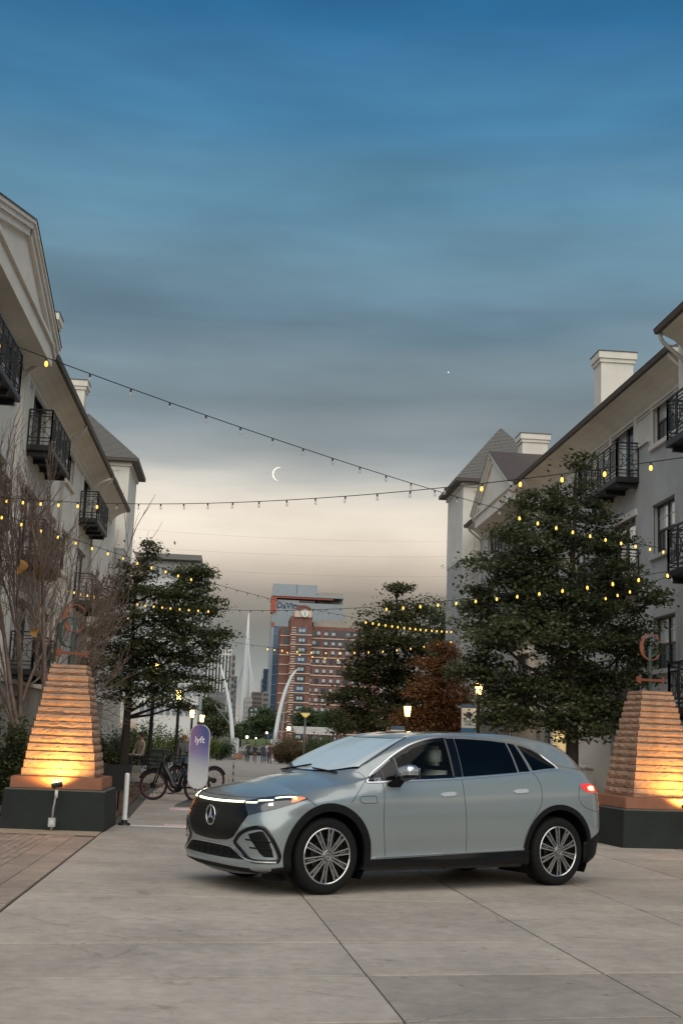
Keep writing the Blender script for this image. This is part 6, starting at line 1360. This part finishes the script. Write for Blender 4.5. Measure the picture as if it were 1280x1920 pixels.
for y in [-.42 + .14 * i for i in range(7)]: ribbon(sl, [(y, .345), (y, .44)], front, .008, .008, .012, 4)
ribbon(sl, [(-.5, .39), (0, .392), (.5, .39)], front, .008, .008, .013, 20)
sl.build('grille_slats', BLACKGLOSS, CAR)
cs_ = MB(); cc = [(.0, .466), (.256, .465), (.42, .459), (.49, .435), (.55, .407), (.62, .372), (.696, .347)]
ribbon(cs_, [(-y, z) for y, z in reversed(cc)] + cc[1:], front, .020, .008, .018, 90)
for sg in (1, -1): ribbon(cs_, [(-.806, .696, .347), (-.769, .783, .335), (-.70, .86, .334), (-.601, .929, .338)], lambda a, b, c: diag(a, b, c, sg), .020, .010, .018, 24)
cs_.build('bumper_chrome', CHROME, CAR, smooth=True, auto=40)
ad_ = MB(); yl = [-.72 + 1.44 * i / 24 for i in range(25)]; skin(ad_, [(y, .262) for y in yl], [(y, .208) for y in yl], front, .003, 40, 3); ad_.build('air_dam', BLACKPL, CAR, smooth=True)
# ---- door mirrors
def mirrors(sg):
    m_ = empty('door_mirror', (0, 0, 0), 0, CAR)
    def pod(zlo, zhi, name, mt, sc=1):
        b = MB(); vs = []; nu, nv = 24, 12
        for j in range(nv + 1):
            ph = zlo + (zhi - zlo) * j / nv; cz = math.copysign(abs(math.sin(ph)) ** .7, math.sin(ph)); cr = abs(math.cos(ph)) ** .55
            for i in range(nu):
                a = 2 * math.pi * i / nu; ca, sa = math.cos(a), math.sin(a)
                ex = math.copysign(abs(ca) ** .6, ca); ey = math.copysign(abs(sa) ** .7, sa)
                s = .90 + (.088 * ex if ex > 0 else .095 * ex) * cr * sc; y = 1.085 + .125 * ey * cr * sc; z = 1.262 + .078 * cz * sc + .012 * ey
                vs.append((-s, y * sg, z))
        b.add(vs, [(j * nu + i, j * nu + (i + 1) % nu, (j + 1) * nu + (i + 1) % nu, (j + 1) * nu + i) for j in range(nv) for i in range(nu)] + [tuple(range(nu)), tuple(range(nv * nu, nv * nu + nu))])
        return b.build(name, mt, m_, smooth=True, auto=60)
    pod(-.25, math.pi / 2 - .02, 'mirror_cap', mat('mirror_silver', (.55, .57, .58), rough=.2, metal=.85, coat=.6)); pod(-math.pi / 2 + .02, -.25, 'mirror_base', BLACKGLOSS)
    st = MB(); st.add([(-.77, .895 * sg, 1.06), (-.90, .895 * sg, 1.06), (-.93, .93 * sg, 1.14), (-.74, .93 * sg, 1.14), (-.83, 1.03 * sg, 1.21), (-.94, 1.03 * sg, 1.21), (-.95, 1.05 * sg, 1.235), (-.82, 1.05 * sg, 1.235)], [(0, 1, 2, 3), (0, 1, 5, 4), (1, 2, 6, 5), (2, 3, 7, 6), (3, 0, 4, 7), (4, 5, 6, 7)]); st.build('mirror_arm', BLACKPL, m_)
    gl = MB(); gl.obox((-.985, 1.085 * sg, 1.262), (.003, 0, 0), (0, .10, 0), (0, 0, .058)); gl.build('mirror_glass', mat('mirror_glass', (.7, .72, .74), rough=.02, metal=1), m_)
both(mirrors)
# ---- badge on the quarter panel
for sg in (1,):
    a, b = side(.585, 1.172, 1), side(.69, 1.182, 1)
    text_mesh('EQS', 'badge', CHROME, .042, CAR, .0015, .0006, mw=frame_mat((a[0] + b[0]) / 2 + a[1] * .007, a[0] - b[0], Vector((0, -.35, 1))) @ Matrix.Rotation(math.pi, 4, 'Y') if False else frame_mat((a[0] + b[0]) / 2 + a[1] * .008, b[0] - a[0], a[1].cross(b[0] - a[0])), sx=1.15)
# ---- cabin: dark liner, seats
cab = MB(); cab.box(-2.8, -1.0, -.62, -.60, .5, 1.42); cab.box(-2.8, -.6, -.62, .80, .86, .88); cab.box(-2.2, -2.18, -.6, .6, .88, 1.5); cab.build('cabin_liner', mat('cabin_dark', (.03, .032, .03), rough=.9), CAR)
LEATHER = mat('pale_leather', (.62, .68, .62), rough=.5, bump=.1, bscale=60)
def seat(y):
    s_ = empty('seat', (-1.60, y, .85), 0, CAR)
    def pad(name, pts, depth, w, r_=.04):
        b = MB(); b.prism([(x, -w, z) for x, z in pts], (0, 2 * w, 0)); return b.build(name, LEATHER, s_, bevel=r_, smooth=True)
    pad('backrest', [(.10, -.15), (-.12, .43), (-.24, .43), (-.10, -.15)], 0, .24); pad('headrest', [(-.075, .475), (-.10, .70), (-.19, .71), (-.215, .49)], 0, .135, .045)
seat(.42); seat(-.40)
dash = MB(); dash.box(-1.0, -.45, -.6, .6, .88, 1.13); dash.build('dashboard', mat('dash_dark', (.02, .022, .022), rough=.6), CAR)
sw = MB(); sw.tube([(-1.05 - .03 * math.sin(R(a)), .42 + .18 * math.cos(R(a)), 1.08 + .17 * math.sin(R(a))) for a in range(0, 361, 20)], .016, 8); sw.build('steering_wheel', BLACKPL, CAR, smooth=True)
# ---- wheels
def make_wheel():
    w = empty('wheel', (0, 0, 0), 0, CAR)           # axis y, outside face towards +y
    b = MB(); Ro = .392
    b.lathe([(.282, -.02), (.292, .004), (.33, .012), (.362, .006), (.378, -.008), (.388, -.025), (Ro, -.05), (Ro, -.085), (Ro - .006, -.086), (Ro - .006, -.094), (Ro, -.095), (Ro, -.135), (Ro - .006, -.136), (Ro - .006, -.144), (Ro, -.145), (Ro, -.19), (Ro - .006, -.191), (Ro - .006, -.199), (Ro, -.20), (Ro - .004, -.24), (.36, -.262), (.30, -.26), (.282, -.24)], 72, axis='y', cap=False)
    b.build('tyre', RUBBER, w, smooth=True, auto=35)
    r = w
    b = MB(); b.lathe([(.288, -.012), (.288, .0), (.281, .004), (.272, -.002), (.268, -.03), (.27, -.2)], 72, axis='y', cap=False); b.build('rim_lip', RIMSILVER, r, smooth=True, auto=35)
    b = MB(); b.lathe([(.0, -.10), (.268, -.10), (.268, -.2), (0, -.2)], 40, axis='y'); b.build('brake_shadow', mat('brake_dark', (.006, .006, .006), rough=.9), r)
    b = MB(); b.lathe([(.07, -.055), (.175, -.055), (.175, -.075), (.07, -.075)], 40, axis='y'); b.build('brake_disc', mat('disc_steel', (.08, .08, .08), rough=.4, metal=1), r, smooth=True, auto=30)
    sp_ = None
    for k in range(10):
        if sp_ is None:
            q_ = MB(); c = Vector((1, 0, 0)); t_ = Vector((0, 0, 1)); q_.cur = 0
            q_.add([c * .045 - t_ * .012, c * .045 + t_ * .012, c * .272 + t_ * .034 + Vector((0, -.008, 0)), c * .272 - t_ * .034 + Vector((0, -.008, 0)), c * .045 - t_ * .012 + Vector((0, -.05, 0)), c * .045 + t_ * .012 + Vector((0, -.05, 0)), c * .272 + t_ * .030 + Vector((0, -.05, 0)), c * .272 - t_ * .030 + Vector((0, -.05, 0))], [(0, 1, 2, 3), (0, 1, 5, 4), (1, 2, 6, 5), (2, 3, 7, 6), (3, 0, 4, 7)])
            q_.cur = 1
            for q in (-1, 1):
                p0, p1 = c * .058 + t_ * (.012 * q), c * .274 + t_ * (.028 * q); u_ = (p1 - p0).normalized(); x_ = Vector((0, 1, 0)).cross(u_); w0, w1 = .0058, .0068; y0 = Vector((0, .006, 0)); y1 = Vector((0, 0, 0))
                q_.add([p0 - x_ * w0 + y0, p0 + x_ * w0 + y0, p1 + x_ * w1 + y1, p1 - x_ * w1 + y1, p0 - x_ * w0 * 1.4 - y0 * 2, p0 + x_ * w0 * 1.4 - y0 * 2, p1 + x_ * w1 * 1.4 + Vector((0, -.012, 0)), p1 - x_ * w1 * 1.4 + Vector((0, -.012, 0))], [(0, 1, 2, 3), (0, 1, 5, 4), (1, 2, 6, 5), (2, 3, 7, 6), (3, 0, 4, 7)])
            q_.bar(c * .15 + Vector((0, -.001, 0)), c * .235 + Vector((0, -.005, 0)), .006, .006, up=(0, 1, 0))
            o_ = sp_ = q_.build('spoke', [RIMBLACK, RIMSILVER], w)
        else: o_ = sp_.copy(); COL.objects.link(o_); o_.parent = w
        o_.rotation_euler = (0, R(-98 - 36 * k), 0)
    b = MB(); b.lathe([(.062, -.03), (.062, .004), (.05, .010), (.046, .008), (0, .008)], 32, axis='y'); b.build('hub', mat('hub_grey', (.22, .22, .22), rough=.3, metal=1), r, smooth=True, auto=30)
    e = MB(); e.tube([(.034 * math.cos(R(a_)), .011, .034 * math.sin(R(a_))) for a_ in range(0, 361, 20)], .003, 6, cap=False)
    for k in range(3):
        a = R(90 + 120 * k); e.bar((0, .011, 0), (.033 * math.cos(a), .011, .033 * math.sin(a)), .007, .004, up=(0, 1, 0))
    e.build('hub_emblem', CHROME, r)
    return w
wh = make_wheel(); first = True
for (s, y) in ((0, .945), (0, -.945), (3.21, .945), (3.21, -.945)):
    o = wh if first else copy_tree(wh, CAR); first = False
    o.location = (-s, y, .392); o.rotation_euler = (0, R(11 if s else 0), 0 if y > 0 else math.pi)
    if s == 0 and y > 0: o.rotation_euler = (0, 0, R(0))
ub = MB(); ub.box(-3.0, -.35, -.75, .75, .21, .225); ub.box(-.62, -.5, -.62, -.40, .13, .20); ub.box(.42, .52, .50, .78, .13, .21); ub.build('underbody', BLACKPL, CAR)
# ---------------------------------------------------------------- people
SKIN = mat('skin', (.34, .19, .13), rough=.6)
def person(label, x, Y, facing, h, top_c, leg_c, hair_c, stride=.0, extras=None, arms=(.0, .0), seat=False, group='people on the plaza'):
    g0 = zg(Y); r = empty('person', (x, Y, g0), facing); tag(r, label, 'person', group); k = h / 1.75
    Vq = [(0, 0, .95), (0, 0, 1.12), (0, .01, 1.38), (0, .0, 1.50), (0, -.015, 1.585), (0, -.02, 1.70)]; Rq = [.145, .125, .165, .062, .085, .080]; E_ = [(0, 1), (1, 2), (2, 3), (3, 4), (4, 5)]
    def chain(parent, pts, rad):
        i = parent
        for p, q in zip(pts, rad): Vq.append(p); Rq.append(q); E_.append((i, len(Vq) - 1)); i = len(Vq) - 1
    for s, st in ((-1, stride), (1, -stride)):
        if seat: chain(0, [(s * .10, -.04, .92), (s * .13, -.46, .93), (s * .13, -.50, .50), (s * .13, -.62, .46)], [.10, .072, .05, .045])
        else: chain(0, [(s * .095, 0, .86), (s * .10, -st * .22, .49 + abs(st) * .02), (s * .10, -st * .42 + (.06 if st < 0 else 0), .09 + (.05 if st < 0 else 0)), (s * .11, -st * .42 - .15 + (.06 if st < 0 else 0), .045 + (.02 if st < 0 else 0))], [.098, .066, .046, .042])
    for s, a in ((-1, arms[0] - stride), (1, arms[1] + stride)):
        chain(2, [(s * .19, .0, 1.40), (s * .245, -a * .14, 1.14), (s * .235, -a * .34 - .03, .92 + abs(a) * .10), (s * .232, -a * .40 - .04, .83 + abs(a) * .13)], [.062, .047, .036, .030])
    me = bpy.data.meshes.new('body'); me.from_pydata([tuple(c * k for c in v) for v in Vq], E_, []); o = bpy.data.objects.new('body', me); COL.objects.link(o); o.parent = r
    md = o.modifiers.new('skin', 'SKIN'); sv = me.skin_vertices[0].data
    for i, q in enumerate(Rq): sv[i].radius = (q * k * (1.12 if i < 3 else 1), q * k * (.78 if i < 3 else 1)); sv[i].use_root = (i == 0)
    md.use_smooth_shade = True; sb = o.modifiers.new('sub', 'SUBSURF'); sb.levels = 1; sb.render_levels = 1
    dg = bpy.context.evaluated_depsgraph_get(); m2 = bpy.data.meshes.new_from_object(o.evaluated_get(dg)); o.modifiers.clear(); o.data = m2; m2.name = 'body'
    m2.materials.clear()
    for q in (mat('cloth_%d_%d_%d' % tuple(int(c * 999) for c in top_c), top_c, rough=.9, var=.12, vscale=9), mat('cloth_%d_%d_%d' % tuple(int(c * 999) for c in leg_c), leg_c, rough=.9, var=.12, vscale=9), SKIN, mat('shoe_dark', (.02, .018, .016), rough=.6)): m2.materials.append(q)
    for p in m2.polygons:
        z = p.center.z / k; xx = abs(p.center.x) / k
        p.material_index = 2 if z > 1.50 or (xx > .17 and z < .90 + .05) and not seat and z > .7 else 3 if z < .085 else 1 if z < .98 and xx < .21 else 0; p.use_smooth = True
    # head shape: hair cap, nose, ears
    hb = MB(); n = 12
    hb.lathe([(.0, .125), (.05, .115), (.085, .075), (.098, .02), (.095, -.03), (.08, -.07)], 14, c=(0, .012, 1.655)); hr = hb.build('hair', mat('hair_%d' % int(hair_c[0] * 999), hair_c, rough=.8), r, smooth=True); hr.scale = (k, k, k); me_ = hr.data
    nb_ = MB(); nb_.lathe([(.0, .022), (.012, 0), (.0, -.02)], 6, c=(0, -.105, 1.63)); nb_.build('nose', SKIN, r).scale = (k, k, k)
    for s in (-1, 1): e_ = MB(); e_.lathe([(0, .028), (.014, 0), (0, -.028)], 6, c=(s * .092, -.005, 1.64)); e_.build('ear', SKIN, r).scale = (k, k, k)
    if extras: extras(r, k)
    return r
PI = math.pi
def backpack(r, k):
    b = MB(); b.box(-.15, .15, .10, .26, 1.02, 1.42); b.build('backpack', mat('pack_grey', (.045, .05, .05), rough=.9), r, bevel=.04, smooth=True)
    b = MB(); b.prism([(-.02, .265, 1.02), (.15, .265, 1.02), (.15, .265, 1.18), (.04, .265, 1.24)], (0, .012, 0)); b.build('reflective_patch', mat('lime_cloth', (.45, .55, .06), rough=.8, emit=(.5, .6, .05), estr=.0), r)
    b = MB(); b.lathe([(.06, .0), (.11, .02), (.12, .07), (.09, .09)], 12, c=(0, .05, 1.46)); b.build('hood', mat('hoodie_grey', (.12, .12, .12), rough=.9), r, smooth=True)
person('person in a grey hoodie, blue jeans and backpack facing away beside the bikes', at(344, 1440, 50).x, 50, R(8), 1.75, (.13, .13, .13), (.09, .14, .22), (.20, .09, .03), .12, backpack)
person('person in a pale jacket and dark trousers sitting by the boulders', at(262, 1430, 43.5).x, 43.6, R(-50), 1.7, (.36, .31, .26), (.03, .03, .035), (.05, .035, .02), 0, None, (.4, .4), True)
WK = [(465, 118, PI + .1, 1.80, (.025, .025, .03), (.03, .03, .035), 'person in black walking away towards the footbridge', .30), (478, 118.5, PI, 1.66, (.02, .02, .022), (.14, .09, .05), 'person in a dark top and tan trousers walking beside the person in black', -.26), (493.5, 117, PI - .1, 1.74, (.035, .035, .04), (.035, .045, .07), 'person in a dark jacket and navy trousers walking to the footbridge', .28), (506, 114, PI, 1.78, (.065, .028, .025), (.04, .025, .02), 'person in a maroon coat walking to the footbridge', -.30), (501, 126, PI, 1.82, (.42, .46, .55), (.05, .06, .09), 'person in a pale blue shirt ahead of the maroon coat', .25), (462, 130, PI, 1.76, (.48, .40, .28), (.10, .09, .08), 'person in a pale yellow top near the footbridge rail', .2)]
for x, Y, fc, h, tc_, lc, lb, st in WK: person(lb, at(x, 1410, Y).x, Y, fc + PI, h, tc_, lc, (.02, .015, .012), st, None, group='people walking to the footbridge')
